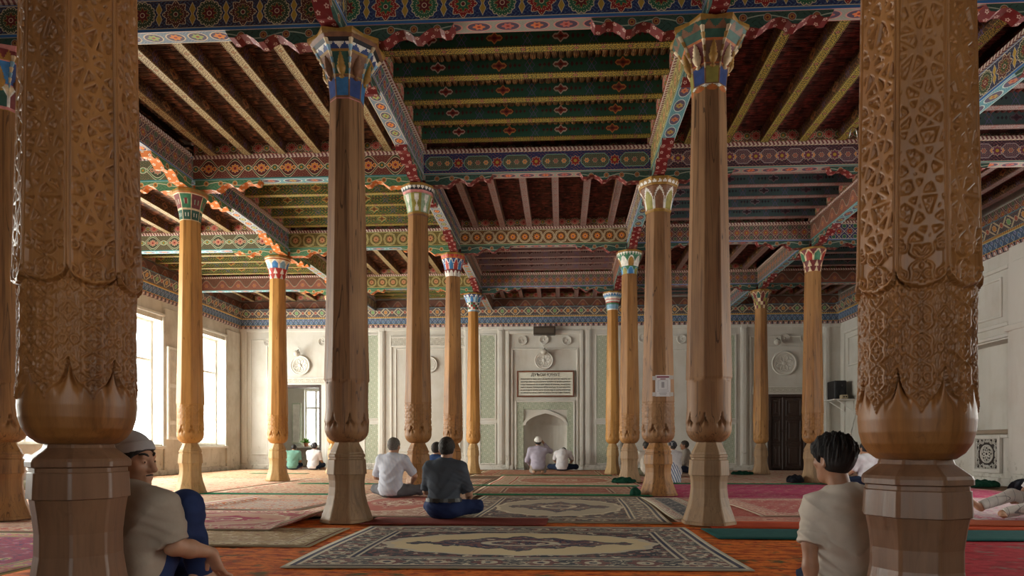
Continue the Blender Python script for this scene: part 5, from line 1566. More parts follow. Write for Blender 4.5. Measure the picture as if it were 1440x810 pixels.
def surface_net(f, lo, hi, h):
    """mesh of f = 0 by naive surface nets; fine samples only near the surface"""
    lo, hi = np.asarray(lo, np.float32), np.asarray(hi, np.float32)
    k = 4
    n = np.ceil((hi - lo) / (h * k)).astype(int) + 1
    H = h * k
    g = [lo[i] + H * np.arange(n[i]) for i in range(3)]
    P = np.stack(np.meshgrid(*g, indexing='ij'), -1).reshape(-1, 3).astype(np.float32)
    c = f(P).reshape(n)
    N = (n - 1) * k + 1
    idx = [np.clip((np.arange(N[i]) + k // 2) // k, 0, n[i] - 1) for i in range(3)]
    v = c[np.ix_(*idx)].astype(np.float32)
    near = np.abs(v) < H * 1.9
    ii = np.argwhere(near)
    pts = (lo + ii * h).astype(np.float32)
    out = np.empty(len(pts), np.float32)
    for s in range(0, len(pts), 200000): out[s:s + 200000] = f(pts[s:s + 200000])
    v[near] = out
    ins = v < 0
    nx, ny, nz = N
    cell = np.zeros((nx - 1, ny - 1, nz - 1), np.int8)
    for dx in (0, 1):
        for dy in (0, 1):
            for dz in (0, 1):
                cell += ins[dx:nx - 1 + dx, dy:ny - 1 + dy, dz:nz - 1 + dz]
    act = np.argwhere((cell > 0) & (cell < 8))
    ids = -np.ones(cell.shape, np.int64); ids[tuple(act.T)] = np.arange(len(act))
    acc = np.zeros((len(act), 3)); cnt = np.zeros(len(act))
    corners = [(a, b, c_) for a in (0, 1) for b in (0, 1) for c_ in (0, 1)]
    for p in corners:
        for ax in range(3):
            if p[ax]: continue
            q = list(p); q[ax] = 1
            va = v[act[:, 0] + p[0], act[:, 1] + p[1], act[:, 2] + p[2]]
            vb = v[act[:, 0] + q[0], act[:, 1] + q[1], act[:, 2] + q[2]]
            m_ = (va < 0) != (vb < 0)
            t = np.where(m_, va / np.where(m_, va - vb, 1), 0)
            pos = np.tile(np.array(p, float), (len(act), 1)); pos[:, ax] += t
            acc[m_] += pos[m_]; cnt[m_] += 1
    V = lo + (act + acc / cnt[:, None]) * h
    quads = []
    for ax in range(3):
        b_, c_ = (ax + 1) % 3, (ax + 2) % 3
        sl = [slice(0, None)] * 3
        A = [slice(None)] * 3; Bs = [slice(None)] * 3
        A[ax] = slice(0, N[ax] - 1); Bs[ax] = slice(1, N[ax])
        x = ins[tuple(A)] != ins[tuple(Bs)]
        e = np.argwhere(x)
        e = e[(e[:, b_] > 0) & (e[:, c_] > 0) & (e[:, b_] < N[b_] - 1) & (e[:, c_] < N[c_] - 1)]
        o = []
        for db, dc in ((-1, -1), (0, -1), (0, 0), (-1, 0)):
            w = e.copy(); w[:, b_] += db; w[:, c_] += dc
            o.append(ids[tuple(w.T)])
        q = np.stack(o, -1)
        fl = ~ins[tuple(e.T)]
        q[fl] = q[fl][:, ::-1]
        quads.append(q)
    Q = np.concatenate(quads)
    Q = Q[(Q >= 0).all(1)]
    return V, Q

def skin_mat(name, c):
    b = B(name); x, y, z = b.obj()
    n = b.noise(b.vec(x, y, z), 22.0, 3.0)
    b.p.inputs['Subsurface Weight'].default_value = 0.12
    b.p.inputs['Subsurface Radius'].default_value = (0.012, 0.005, 0.003)
    return b.done(b.mix(b.ramp(n, 0.3, 0.7), tuple(q * 0.9 for q in c), tuple(min(1, q * 1.1) for q in c)), 0.5, 0.4)
def cloth_mat(name, c, weave=0.25, check=None, stripe=None):
    b = B(name); x, y, z = b.obj()
    n = b.noise(b.vec(x, y, z), 12.0, 4.0)
    col = b.mix(b.ramp(n, 0.3, 0.7), tuple(q * 0.9 for q in c), tuple(min(1, q * 1.07) for q in c))
    if check:
        ln = b.max(b.mod(x - y * 0.25, 0.085) < 0.004, b.mod(y + x * 0.2, 0.095) < 0.004)
        col = b.mix(ln, col, check)
    if stripe: col = b.mix(b.mod(x + z * 0.4, 0.05) < 0.018, col, stripe)
    b.bump(b.noise(b.vec(x, y, z), 90.0, 3.0), weave, 0.004)
    return b.done(col, 0.9, 0.15)
SKIN = skin_mat('skin_tan', (0.44, 0.235, 0.145)); SKIN2 = skin_mat('skin_brown', (0.34, 0.17, 0.10))
HAIRB = plain('hair_black', (0.014, 0.012, 0.012), 0.45, 0.4, 0, 0.3, 60.0, 0.4); HAIRG = plain('hair_greying', (0.13, 0.115, 0.10), 0.6, 0.3, 0, 0.5, 90.0, 0.4)
HAIRD = plain('hair_dark_short', (0.04, 0.034, 0.03), 0.6, 0.3, 0, 0.5, 90.0, 0.4)
EYEW = plain('eye_white', (0.75, 0.72, 0.68), 0.2, 0.5); EYED = plain('eye_dark', (0.02, 0.012, 0.01), 0.15, 0.6)

DEF = dict(pelvis=(0, 0, .11), waist=(0, .02, .27), chest=(0, .045, .43), neck=(0, .055, .565), head=(0, .095, .715),
           sl=(-.180, .05, .525), sr=(.180, .05, .525), el=(-.255, .12, .27), er=(.255, .12, .27), wl=(-.16, .33, .19), wr=(.16, .33, .19),
           hl=(-.09, .02, .105), hr=(.09, .02, .105), kl=(-.36, .22, .10), kr=(.36, .22, .10), al=(.09, .34, .055), ar=(-.09, .42, .055),
           tl=(.20, .36, .035), tr=(-.20, .44, .035))
M3 = lambda v: np.asarray(v, np.float32)
def fingers(p, d, w, dirv, side, curl):
    """palm and five fingers on the wrist w"""
    dirv = M3(dirv) / np.linalg.norm(dirv); side = M3(side) - dirv * float(np.dot(dirv, side)); side = side / np.linalg.norm(side)
    nrm = np.cross(side, dirv)
    w = M3(w)
    for o in (-.024, -.008, .008, .024): d = smin(d, rc(p, w + dirv * .01 + side * o * .6, w + dirv * .078 + side * o, .017, .0115), .012)
    for o, l in ((-.027, .058), (-.009, .070), (.009, .074), (.027, .064)):
        a = w + dirv * .078 + side * o
        b_ = a + (dirv * math.cos(curl * .6) + nrm * math.sin(curl * .6)) * l * .55
        c_ = b_ + (dirv * math.cos(curl * 1.5) + nrm * math.sin(curl * 1.5)) * l * .5
        d = np.minimum(d, np.minimum(rc(p, a, b_, .0095, .0088), rc(p, b_, c_, .0088, .0075)))
    a = w + dirv * .028 + side * .026
    b_ = a + (dirv * .6 + side * .75) * .035
    d = smin(d, rc(p, a, b_, .013, .0105), .008)
    return np.minimum(d, rc(p, b_, b_ + (dirv * .9 + side * .2 + nrm * .25) * .032, .0105, .0085))

def person(label, x, y, rz, J=None, h=0.012, sc=1.0, skin=SKIN, shirt=None, trousers=None, sleeve='short', hair=HAIRB, hair_kind='short', cap=None, head_rot=(0, 0, 0), barefoot=True, z=0.024, robe=False, hands=True, face=True, folds=.008, capmat=None, belt=None):
    j = {k: M3(v) for k, v in {**DEF, **(J or {})}.items()}
    HR = rot(*head_rot)
    root = empty('person', (x, y, z), rz)
    root.scale = (sc, sc, sc)
    tag(root, label, 'person', None, 'thing')
    allp = np.stack(list(j.values()))
    lo, hi = allp.min(0) - .20, allp.max(0) + .20
    lo[2] = -.03
    hc = j['head']
    def torso(p, g):
        d = el(p, j['chest'], (.160 + g, .108 + g, .17 + g))
        d = smin(d, el(p, j['waist'], (.150 + g, .108 + g, .16 + g)), .09)
        d = smin(d, el(p, j['pelvis'], (.172 + g, .135 + g, .125 + g)), .09)
        nb = j['neck'] - M3((0, .01, .03))
        for s in ('sl', 'sr'):
            d = smin(d, rc(p, j[s] - (j[s] - nb) * .05, nb, .058 + g, .058 + g), .07)
            d = smin(d, rc(p, j[s] * .75 + j['chest'] * .25, j['waist'] * .6 + j['chest'] * .4, .06 + g, .075 + g), .06)
        return d
    def head(p):
        q = (p - hc) @ HR
        d = el(q, (0, -.014, .022), (.074, .096, .094))
        d = smin(d, el(q, (0, .020, -.030), (.060, .074, .088)), .03)
        d = smin(d, el(q, (0, .048, -.088), (.040, .038, .030)), .03)
        if face:
            d = smin(d, rc(q, (-.032, .078, .030), (.032, .078, .030), .012, .012), .012)
            d = smin(d, rc(q, (0, .088, .022), (0, .112, -.022), .0085, .0130), .010)
            d = smin(d, rc(q, (-.012, .098, -.027), (.012, .098, -.027), .009, .009), .006)
            d = smin(d, rc(q, (-.040, .062, -.012), (-.030, .066, -.018), .022, .018), .02)
            d = smin(d, rc(q, (.040, .062, -.012), (.030, .066, -.018), .022, .018), .02)
            for s in (-1, 1):
                d = -smin(-d, el(q, (s * .031, .098, .010), (.017, .016, .011)), .008)
                d = smin(d, el(q, (s * .031, .080, .009), (.013, .011, .010)), .003)
            d = smin(d, rc(q, (-.018, .088, -.052), (.018, .088, -.052), .007, .007), .006)
            d = smin(d, rc(q, (-.015, .087, -.064), (.015, .087, -.064), .008, .008), .006)
            d = smin(d, el(q, (0, .080, -.092), (.018, .016, .014)), .012)
        for s in (-1, 1):
            e = el(q, (s * .077, -.012, -.005), (.010, .020, .034))
            e = -smin(-e, el(q, (s * .085, -.008, -.002), (.007, .011, .020)), .005)
            d = smin(d, e, .006)
        return d
    def body(p):
        d = torso(p, -.012)
        d = smin(d, rc(p, j['neck'] - M3((0, .01, .05)), hc + HR @ M3((0, -.018, -.06)), .056, .052), .03)
        d = smin(d, head(p), .015)
        for s, e, w in (('sl', 'el', 'wl'), ('sr', 'er', 'wr')):
            d = smin(d, rc(p, j[s], j[e], .046, .037), .03)
            d = smin(d, rc(p, j[e], j[e] * .6 + j[w] * .4, .037, .037), .02)
            d = smin(d, rc(p, j[e] * .6 + j[w] * .4, j[w], .037, .024), .02)
            if hands:
                dv = j.get('h' + w, None)
                dv = (j[w] - j[e]) if dv is None else dv
                sd = M3((1, 0, 0)) if w == 'wl' else M3((-1, 0, 0))
                if abs(float(np.dot(dv / np.linalg.norm(dv), sd))) > .9: sd = M3((0, 0, 1))
                d = fingers(p, d, j[w], dv, sd, .5 if w == 'wl' else -.5)
            else: d = smin(d, rc(p, j[w], j[w] + (j[w] - j[e]) * .35, .024, .03), .02)
        for hp, k, a, t in (('hl', 'kl', 'al', 'tl'), ('hr', 'kr', 'ar', 'tr')):
            d = smin(d, rc(p, j[hp], j[k], .075, .052), .04)
            d = smin(d, rc(p, j[k], j[a], .050, .034), .03)
            heel = j[a] - (j[t] - j[a]) * .28
            d = smin(d, rc(p, heel, j[t], .033, .026), .025)
            tn = j[t] - j[a]; tn = tn / max(np.linalg.norm(tn), 1e-6); sv = np.cross(tn, M3((0, 0, 1)))
            for o, l in ((-.022, .022), (-.010, .026), (.002, .028), (.013, .03), (.027, .034)): d = smin(d, rc(p, j[t] + sv * o, j[t] + sv * o * 1.15 + tn * l, .011, .009), .006)
        return np.maximum(d, .004 - p[:, 2])
    def wr(p, A):
        x_, y_, z_ = p[:, 0], p[:, 1], p[:, 2]
        ax_ = np.abs(x_)
        s = np.sin(46 * z_ - 26 * ax_ + 3.2 * np.sin(11 * x_ + 5 * z_) + 2.2 * np.sin(13 * y_ + 2))
        t = np.sin(62 * (x_ * .55 + z_ * .6) + 4.0 * np.sin(9 * z_ + 7 * y_ + 1.0))
        u = np.sin(95 * z_ + 20 * x_ + 5 * np.sin(14 * x_ + 9 * z_))
        low = np.clip((.60 - z_) / .22, .6, 1.15)
        amp = .55 + .45 * np.sin(9 * x_ + 4) * np.sin(11 * z_ + 1.0)
        rid = lambda q: 1.0 - np.abs(q) ** .7
        return A * low * ((rid(np.sin(.5 * (46 * z_ - 26 * ax_ + 3.2 * np.sin(11 * x_ + 5 * z_) + 2.2 * np.sin(13 * y_ + 2)))) - .4) * -1.0 * amp + t * .22 + u * .16)
    def shirtf(p):
        g = .014
        d = torso(p, g)
        cut = j['pelvis'][2] - (.08 if belt is None else -.075)
        d = np.maximum(d, cut - p[:, 2])
        for s, e, w in (('sl', 'el', 'wl'), ('sr', 'er', 'wr')):
            if sleeve == 'short': fr = .92; r2 = .064
            elif sleeve == 'rolled': fr = 1.02; r2 = .060
            else: fr = 1.0; r2 = .054
            end = j[s] + (j[e] - j[s]) * fr
            q = rc(p, j[s], end + (j[e] - j[s]) * .1, .066, r2)
            if sleeve != 'long':
                dr = (j[e] - j[s]) / np.linalg.norm(j[e] - j[s])
                q = np.maximum(q, (p - end) @ dr)
                if sleeve == 'rolled':
                    cuff = np.maximum(rc(p, end - dr * .05, end, r2 + .007, r2 + .008), np.maximum((p - end) @ dr, -((p - end + dr * .055) @ dr)))
                    q = np.minimum(q, cuff)
            else:
                q = smin(q, np.maximum(rc(p, j[e], j[w], .052, .038), (p - j[w]) @ ((j[w] - j[e]) / np.linalg.norm(j[w] - j[e]))), .03)
            d = smin(d, q, .045)
        d = d + wr(p, folds)
        nb = j['neck']
        up = hc - nb; up = up / np.linalg.norm(up)
        col = np.maximum(rc(p, nb - up * .05, nb + up * .05, .086, .072), (p - nb - up * .040) @ up)
        return smin(d, col, .018)
    def trousf(p):
        d = el(p, j['pelvis'] - M3((0, 0, .01)), (.182, .145, .115))
        for hp, k, a in (('hl', 'kl', 'al'), ('hr', 'kr', 'ar')):
            d = smin(d, rc(p, j[hp], j[k], .094, .070), .05)
            e = j[a] - (j[a] - j[k]) * .06
            q = rc(p, j[k], j[a], .068, .052)
            dr = (j[a] - j[k]) / np.linalg.norm(j[a] - j[k])
            d = smin(d, np.maximum(q, (p - e) @ dr), .035)
        return np.maximum(d + wr(p, folds * .9), p[:, 2] * -1 + .002)
    def hairf(p):
        q = (p - hc) @ HR
        thick = .012
        d = el(q, (0, -.016, .024), (.074 + thick, .097 + thick, .094 + thick))
        if hair_kind == 'thick': d = smin(d, el(q, (0, -.006, .050), (.096, .108, .092)), .03)
        cut = np.maximum(-(q[:, 2] - 1.17 * (q[:, 1] - .090) - .072) / 1.54, -(q[:, 2] + .080))
        d = np.maximum(d, cut)
        if hair_kind == 'thick':
            a = np.arctan2(q[:, 0], q[:, 1] + .02)
            d = d + (.009 * np.sin(30 * a + 34 * q[:, 2]) + .007 * np.sin(120 * q[:, 0] + 40 * q[:, 2]) * np.sin(115 * q[:, 1] + 20 * q[:, 2])) * np.clip((q[:, 2] + .02) * 12, .08, 1)
        else: d = d + .0015 * np.sin(160 * q[:, 0]) * np.sin(150 * q[:, 2] + 60 * q[:, 1])
        if hair_kind == 'balding':
            d = np.maximum(d, el(q, (0, .03, .13), (.055, .075, .06)) * -1)
        for s in (-1, 1): d = np.maximum(d, -el(q, (s * .09, -.004, -.012), (.03, .024, .034)))
        return d
    def capf(p):
        q = (p - hc) @ rot(.12, 0, 0).astype(np.float32) if False else (p - hc) @ HR
        tilt = q[:, 2] - .34 * (q[:, 1])
        d = el(q, (0, -.018, .030), (.090, .112, .106))
        d = np.maximum(d, np.abs(np.clip(-d, 0, 1)) * 0 + (.040 - tilt))
        band = np.maximum(np.abs(el(q, (0, -.018, .030), (.091, .113, .107))) - .004, np.maximum(.032 - tilt, tilt - .078))
        return np.minimum(d, band)
    fn = [('body', None)]
    V, Q = surface_net(body, lo, hi, h)
    np_mesh('body', V, Q, skin, None, True, root)
    if shirt is not None:
        V, Q = surface_net(shirtf, lo, hi, h)
        np_mesh('shirt', V, Q, shirt, None, True, root)
    if trousers is not None:
        V, Q = surface_net(trousf, lo, hi, h)
        np_mesh('trousers', V, Q, trousers, None, True, root)
    hl_, hh_ = hc - .19, hc + .19
    if hair is not None:
        V, Q = surface_net(hairf, hl_, hh_, min(h, .0055) if h < .015 else .008)
        np_mesh('hair', V, Q, hair, None, True, root)
    if capmat is not None:
        V, Q = surface_net(capf, hl_, hh_, min(h, .0055) if h < .015 else .008)
        np_mesh('skullcap', V, Q, capmat, None, True, root)
    if face and h <= .007:
        for s in (-1, 1):
            m = MB()
            c = hc + HR @ M3((s * .031, .0885, .009))
            m.lathe([(0.0001, -.004), (.0045, -.003), (.0045, .001), (0.0001, .0032)], 10, (0, 0, 0), 'y')
            o = m.build('eye', EYED, root); o.location = tuple(c); o.rotation_euler = Matrix(HR.tolist()).to_euler()
            m = MB()
            c0 = [hc + HR @ M3((s * (.014 + .034 * t), .088 - .018 * t * t + (.002 if t < .5 else 0), .034 + .010 * math.sin(t * PI * .8))) for t in (0, .25, .5, .75, 1)]
            m.tube([tuple(q) for q in c0], [.004, .0055, .0055, .0045, .003], 6)
            m.build('eyebrow', HAIRB, root)
        m = MB()
        c0 = [hc + HR @ M3((x_, .0985 - abs(x_) * .35, -.0455 - abs(x_) * .12)) for x_ in (-.022, -.012, 0, .012, .022)]
        m.tube([tuple(q) for q in c0], [.002, .0035, .0035, .0035, .002], 6)
        m.build('moustache', HAIRD, root)
    if belt is not None:
        m = MB()
        b0 = j['pelvis'] + M3((0, .0, .085))
        n = 28
        for k in range(n):
            a0, a1 = 2 * PI * k / n, 2 * PI * (k + 1) / n
            q = []
            for a in (a0, a1):
                q.append([(b0[0] + math.cos(a) * r_[0], b0[1] + math.sin(a) * r_[1], b0[2] + z_) for r_, z_ in (((.182, .146), -.02), ((.190, .153), -.02), ((.186, .150), .018), ((.178, .142), .018))])
            for i in range(4): m.poly([q[0][i], q[1][i], q[1][(i + 1) % 4], q[0][(i + 1) % 4]], None, 0, False)
        m.build('belt', belt, root)
    return root

BEIGE = cloth_mat('cloth_beige', (0.36, 0.295, 0.235)); CREAMS = cloth_mat('cloth_cream_linen', (0.56, 0.50, 0.43)); PALEB = cloth_mat('cloth_pale_blue', (0.55, 0.57, 0.64), .25, None, (0.50, 0.53, 0.62))
SLATE = cloth_mat('cloth_slate', (0.085, 0.098, 0.12)); JEANS = cloth_mat('cloth_dark_blue', (0.022, 0.035, 0.10)); NAVYT = cloth_mat('cloth_navy', (0.02, 0.03, 0.06))
GREYT = cloth_mat('cloth_grey', (0.12, 0.12, 0.13)); WHITES = cloth_mat('cloth_white', (0.68, 0.67, 0.70)); LAV = cloth_mat('cloth_lavender', (0.42, 0.38, 0.46)); GREENS = cloth_mat('cloth_sea_green', (0.16, 0.33, 0.27))
CHECK = cloth_mat('cloth_pale_check', (0.60, 0.57, 0.53), .25, (0.2, 0.19, 0.2)); OLIVE = cloth_mat('cloth_olive', (0.13, 0.12, 0.08)); CAPW = cloth_mat('cap_white', (0.72, 0.70, 0.66)); CAPB = cloth_mat('cap_grey_band', (0.42, 0.40, 0.40))
CAPD = cloth_mat('cap_black_and_white', (0.05, 0.05, 0.06), .25, (0.7, 0.7, 0.7)); BLUET = cloth_mat('cloth_blue', (0.03, 0.06, 0.16)); KHAKI = cloth_mat('cloth_stone', (0.34, 0.30, 0.26)); LEATHER = plain('belt_leather', (0.02, 0.015, 0.012), 0.4, 0.5)
R_ = math.radians
person('seated man in beige shirt and grey skullcap looking right, beside the massive left pillar', px_wall(174, 700, 3.22)[0], 3.22, R_(-22),
       dict(waist=(0, .0, .22), chest=(.0, .02, .335), neck=(-.015, .03, .45), head=(-.03, .05, .594), sl=(-.175, .0, .395), sr=(.165, .05, .403), kr=(.085, .22, .395), ar=(.10, .30, .07), tr=(.10, .42, .04), hr=(.09, .03, .11),
            er=(.215, .07, .25), wr=(.225, .24, .20), hwr=(.10, .35, -.95), kl=(-.30, .28, .12), al=(.0, .36, .07), tl=(.08, .40, .05)), h=.005, sc=1.21, shirt=BEIGE, trousers=JEANS, capmat=CAPB, head_rot=(-.10, 0.04, R_(-72)), sleeve='short', folds=.010, z=.012)
person('boy with thick black hair in a cream shirt, beside the massive right pillar', 1.362, 3.20, R_(-12),
       dict(head=(-.075, .075, .786), neck=(-.03, .045, .615), sl=(-.165, .02, .545), sr=(.165, .06, .565), el=(-.205, -.05, .365), wl=(-.205, -.10, .09), hwl=(-.05, -.3, -.6), chest=(-.01, .035, .455),
            kl=(-.14, .38, .12), al=(.06, .46, .07), tl=(.14, .50, .05), kr=(.24, .34, .12), ar=(.02, .38, .07), tr=(-.04, .46, .05)), h=.005, sc=.93, skin=SKIN2,
       shirt=CREAMS, trousers=NAVYT, hair_kind='thick', head_rot=(-.02, 0, R_(36)), sleeve='rolled', folds=.018, z=.012)
person('balding grey-haired man in pale blue shirt, seen from behind in the centre', -2.53, 9.75, R_(-14), dict(waist=(0, .0, .27), el=(-.29, .10, .28), er=(.30, .14, .30)), h=.010, sc=1.06,
       shirt=PALEB, trousers=GREYT, hair=HAIRG, hair_kind='balding', sleeve='short', head_rot=(-.15, 0, 0), folds=.011, z=.034)
person('dark-haired man in slate shirt and navy trousers, sitting with his back to us', -1.25, 7.02, R_(-6), dict(head=(.01, .085, .715), sl=(-.165, .05, .515), sr=(.165, .05, .515), el=(-.225, .12, .27), er=(.235, .12, .25), wr=(.20, .28, .17), kl=(-.24, .32, .10), kr=(.30, .22, .11)), h=.008, sc=1.03,
       shirt=SLATE, trousers=JEANS, hair=HAIRD, sleeve='short', head_rot=(-.12, 0, R_(4)), belt=LEATHER, folds=.011, z=.034)
person('person in blue mostly hidden behind the tan pillar with olive capital', -2.20, 11.35, R_(-30), None, h=.016, shirt=BLUET, trousers=NAVYT, hair=HAIRD, face=False, hands=False)
person('kneeling man in lavender shirt and white cap before the niche, hand raised to his face', -0.62, 17.75, R_(4),
       dict(pelvis=(0, -.02, .2), waist=(0, .02, .34), chest=(0, .06, .49), neck=(0, .075, .62), head=(0, .11, .77), sl=(-.18, .06, .58), sr=(.18, .06, .58), el=(-.26, .10, .34), wl=(-.2, .28, .22), er=(.30, .14, .55), wr=(.15, .20, .73),
            hl=(-.09, 0, .2), hr=(.09, 0, .2), kl=(-.13, .40, .08), kr=(.14, .40, .08), al=(-.10, -.03, .06), ar=(.10, -.03, .06), tl=(-.09, -.18, .05), tr=(.09, -.18, .05)), h=.016, sc=1.12, shirt=LAV, trousers=KHAKI, hair=HAIRD, capmat=CAPW, sleeve='long', face=False, hands=False)
person('man in white shirt bowing low inside the niche front', 0.02, 20.3, R_(-6), dict(waist=(0, .06, .28), chest=(0, .20, .42), neck=(0, .33, .48), head=(0, .46, .50), sl=(-.18, .24, .46), sr=(.18, .24, .46), el=(-.25, .34, .28), er=(.25, .34, .28), wl=(-.16, .46, .15), wr=(.16, .46, .15)),
       h=.018, sc=1.12, shirt=WHITES, trousers=NAVYT, hair=HAIRD, face=False, hands=False)
person('man in white shirt with dark cap right of the pillar with the notice', 2.80, 16.6, R_(35), None, h=.016, sc=1.05, shirt=WHITES, trousers=NAVYT, hair=HAIRD, capmat=CAPD, face=False, hands=False, sleeve='long')
person('man in stone-coloured shirt sitting sideways against the back wall', 3.55, 18.9, R_(75), None, h=.018, sc=1.08, skin=SKIN2, shirt=KHAKI, trousers=NAVYT, hair=HAIRD, face=True, hands=False, sleeve='long')
person('person in cream shirt peeping left of the pillar with the notice', 2.18, 17.0, R_(15), None, h=.018, sc=1.05, shirt=CREAMS, trousers=OLIVE, hair=HAIRD, face=False, hands=False, sleeve='long')
person('man in sea-green shirt at the left doorway', -8.54, 20.72, R_(10), dict(head=(0, .18, .67), neck=(0, .11, .545), kl=(-.18, .30, .14), kr=(.18, .30, .14), el=(-.21, .12, .28), er=(.21, .12, .28)), h=.018, sc=1.0, shirt=GREENS, trousers=NAVYT, hair=HAIRB, face=False, hands=False, head_rot=(-.5, 0, 0))
person('man in white shirt and black and white skullcap at the left doorway', -7.84, 20.62, R_(-8), dict(kl=(-.18, .30, .14), kr=(.18, .30, .14), el=(-.21, .12, .28), er=(.21, .12, .28)), h=.018, sc=1.02, shirt=WHITES, trousers=NAVYT, hair=HAIRB, capmat=CAPD, face=False, hands=False)
person('bowing man in lavender white at the left edge, between two pillars', -9.35, 10.9, R_(-60), dict(waist=(0, .06, .28), chest=(0, .16, .40), neck=(0, .27, .46), head=(0, .38, .50), sl=(-.18, .2, .45), sr=(.18, .2, .45), el=(-.25, .3, .25), er=(.25, .3, .25), wl=(-.16, .45, .12), wr=(.2, .48, .12)),
       h=.014, sc=1.08, shirt=WHITES, trousers=OLIVE, hair=HAIRB, face=False, sleeve='long')
person('man in pale chequered trousers with legs stretched out, cut by the right picture edge', 5.38, 7.5, R_(97),
       dict(kr=(.12, .44, .24), ar=(.10, .84, .12), tr=(.12, .93, .20), kl=(-.20, .44, .15), al=(-.08, .72, .06), tl=(-.20, .80, .05), el=(-.26, .10, .28), wl=(-.20, .30, .16), er=(.26, .16, .28)), h=.009, sc=1.0, shirt=WHITES, trousers=CHECK, hair=HAIRB, sleeve='short')
person('person in white shirt far behind the boy, at the left of the massive right pillar', 5.92, 13.2, R_(20), dict(waist=(0, .06, .28), chest=(0, .12, .42)), h=.016, sc=1.0, shirt=WHITES, trousers=NAVYT, hair=HAIRB, face=False, hands=False)
person('person in white robe sitting behind the massive right pillar, near the lattice', 6.42, 11.6, R_(60), None, h=.016, sc=1.0, shirt=WHITES, trousers=WHITES, hair=HAIRB, face=False, hands=False, sleeve='long')
# ------------------------------------------------------------------ things on the walls
def medallion(label, u, v, r, group=None, name='plaster_medallion', n=8):
    x, z = px_wall(u, v, YW1)
    m = MB()
    m.lathe([(r, 0.0), (r, -.03), (r * .97, -.045), (r * .90, -.045), (r * .86, -.025), (r * .80, -.022), (r * .78, -.032), (r * .74, -.032), (r * .72, -.020), (0.001, -.020)], 40, (0, 0, 0), 'y')
    for k in range(n):      # interlaced loops around a boss
        a = 2 * PI * k / n
        cx, cz = r * .40 * math.cos(a), r * .40 * math.sin(a)
        m.tube([(cx + r * .30 * math.cos(t), -.024, cz + r * .30 * math.sin(t)) for t in np.linspace(0, 2 * PI, 17)], r * .028, 6, 0, False)
    m.lathe([(r * .17, -.015), (r * .17, -.035), (r * .12, -.048), (0.001, -.052)], 20, (0, 0, 0), 'y')
    o = m.build(name, M_TRIM, None, (x, YW1 - 0.03, z))
    return tag(o, label, 'plaster ornament', group, 'thing')
G1, G2 = 'large plaster medallions', 'small plaster rosettes'
medallion('large carved plaster medallion above the dark double door', 1102, 511, .39, G1)
medallion('large carved plaster medallion above the left doorway', 423, 514, .33, G1)
medallion('round plaster medallion above the framed sign', 765, 507, .30, G1)
medallion('fluted plaster medallion right of the tan pillar with olive capital', 604, 513, .27, G1, n=14)
for u, v, lab in ((378, 481, 'small plaster rosette high up left of the left doorway'), (455, 481, 'small plaster rosette high up right of the left doorway'), (735, 479, 'left one of three small plaster rosettes above the sign'),
                  (765, 478, 'middle one of three small plaster rosettes above the sign'), (797, 479, 'right one of three small plaster rosettes above the sign'), (904, 476, 'small plaster rosette left of the pillar with the notice'),
                  (958, 477, 'small plaster rosette right of the pillar with the notice'), (1103, 476, 'small plaster rosette above the large medallion over the dark door'), (1131, 476, 'small plaster rosette at the upper right over the dark door')):
    medallion(lab, u, v, .15, G2, 'plaster_rosette', 6)
def wall_lamp(label, u, v):
    x, z = px_wall(u, v, YW1)
    t = empty('wall_lamp', (x, YW1 - 0.02, z)); tag(t, label, 'lamp', 'bulb lamps on the back wall', 'thing')
    m = MB(); m.tube([(0, -.02, .02), (.03, -.16, .10), (.01, -.22, .03)], .012, 8); m.build('arm', M_STUD, t)
    m = MB(); m.lathe([(.001, .10), (.05, .095), (.06, .06), (.055, .04)], 16, (.01, -.22, -.04)); m.build('socket', M_STUD, t)
    m = MB(); m.lathe([(.001, -.12), (.06, -.105), (.10, -.06), (.11, 0.0), (.09, .05), (.05, .08), (.001, .08)], 18, (.01, -.22, -.02)); m.build('globe', plain('frosted_globe', (0.55, 0.52, 0.46), 0.25, 0.5), t)
    m = MB(); m.tube([(0, -.015, .02), (-.01, -.012, .15), (-.04, -.012, .22)], .008, 6); m.build('cable', M_SASH, t)
wall_lamp('globe lamp above the plaster medallion over the left doorway', 421, 497)
wall_lamp('globe lamp above the framed sign', 765, 495)
wall_lamp('globe lamp above the dark double door', 1089, 481)

def text_mesh(name, body, size, mat, parent, loc, align='CENTER', width=None):
    c = bpy.data.curves.new(name, 'FONT'); c.body = body; c.size = size; c.align_x = align; c.align_y = 'CENTER'; c.extrude = 0.002
    o = bpy.data.objects.new(name, c); COL.objects.link(o)
    bpy.context.view_layer.update()
    dg = bpy.context.evaluated_depsgraph_get()
    me = bpy.data.meshes.new_from_object(o.evaluated_get(dg))
    bpy.data.objects.remove(o); bpy.data.curves.remove(c)
    q = bpy.data.objects.new(name, me); COL.objects.link(q)
    me.materials.clear(); me.materials.append(mat)
    q.parent = parent; q.location = loc; q.rotation_euler = (PI / 2, 0, 0)
    if width and len(me.vertices):
        xs = [v.co.x for v in me.vertices]; w = max(xs) - min(xs)
        if w > 1e-4: q.scale = (width / w, 1, 1)
    return q
x0, z1 = px_wall(727, 522, YW1); x1, z0 = px_wall(807.5, 558.5, YW1)
t = empty('framed_sign', ((x0 + x1) / 2, YW1 - 0.09, (z0 + z1) / 2)); tag(t, 'framed prayer text sign with Cyrillic lines above the prayer niche', 'sign', None, 'thing')
w, hgt = x1 - x0, z1 - z0
FR = plain('sign_frame_brown', (0.17, 0.06, 0.03), 0.4, 0.5)
m = MB()
for q in frame_boxes_back(-w / 2, w / 2, -hgt / 2, hgt / 2, .05, 0, 0): m.box(q[0], q[1], -.035, .02, q[4], q[5], 0, .01)
m.build('frame', FR, t)
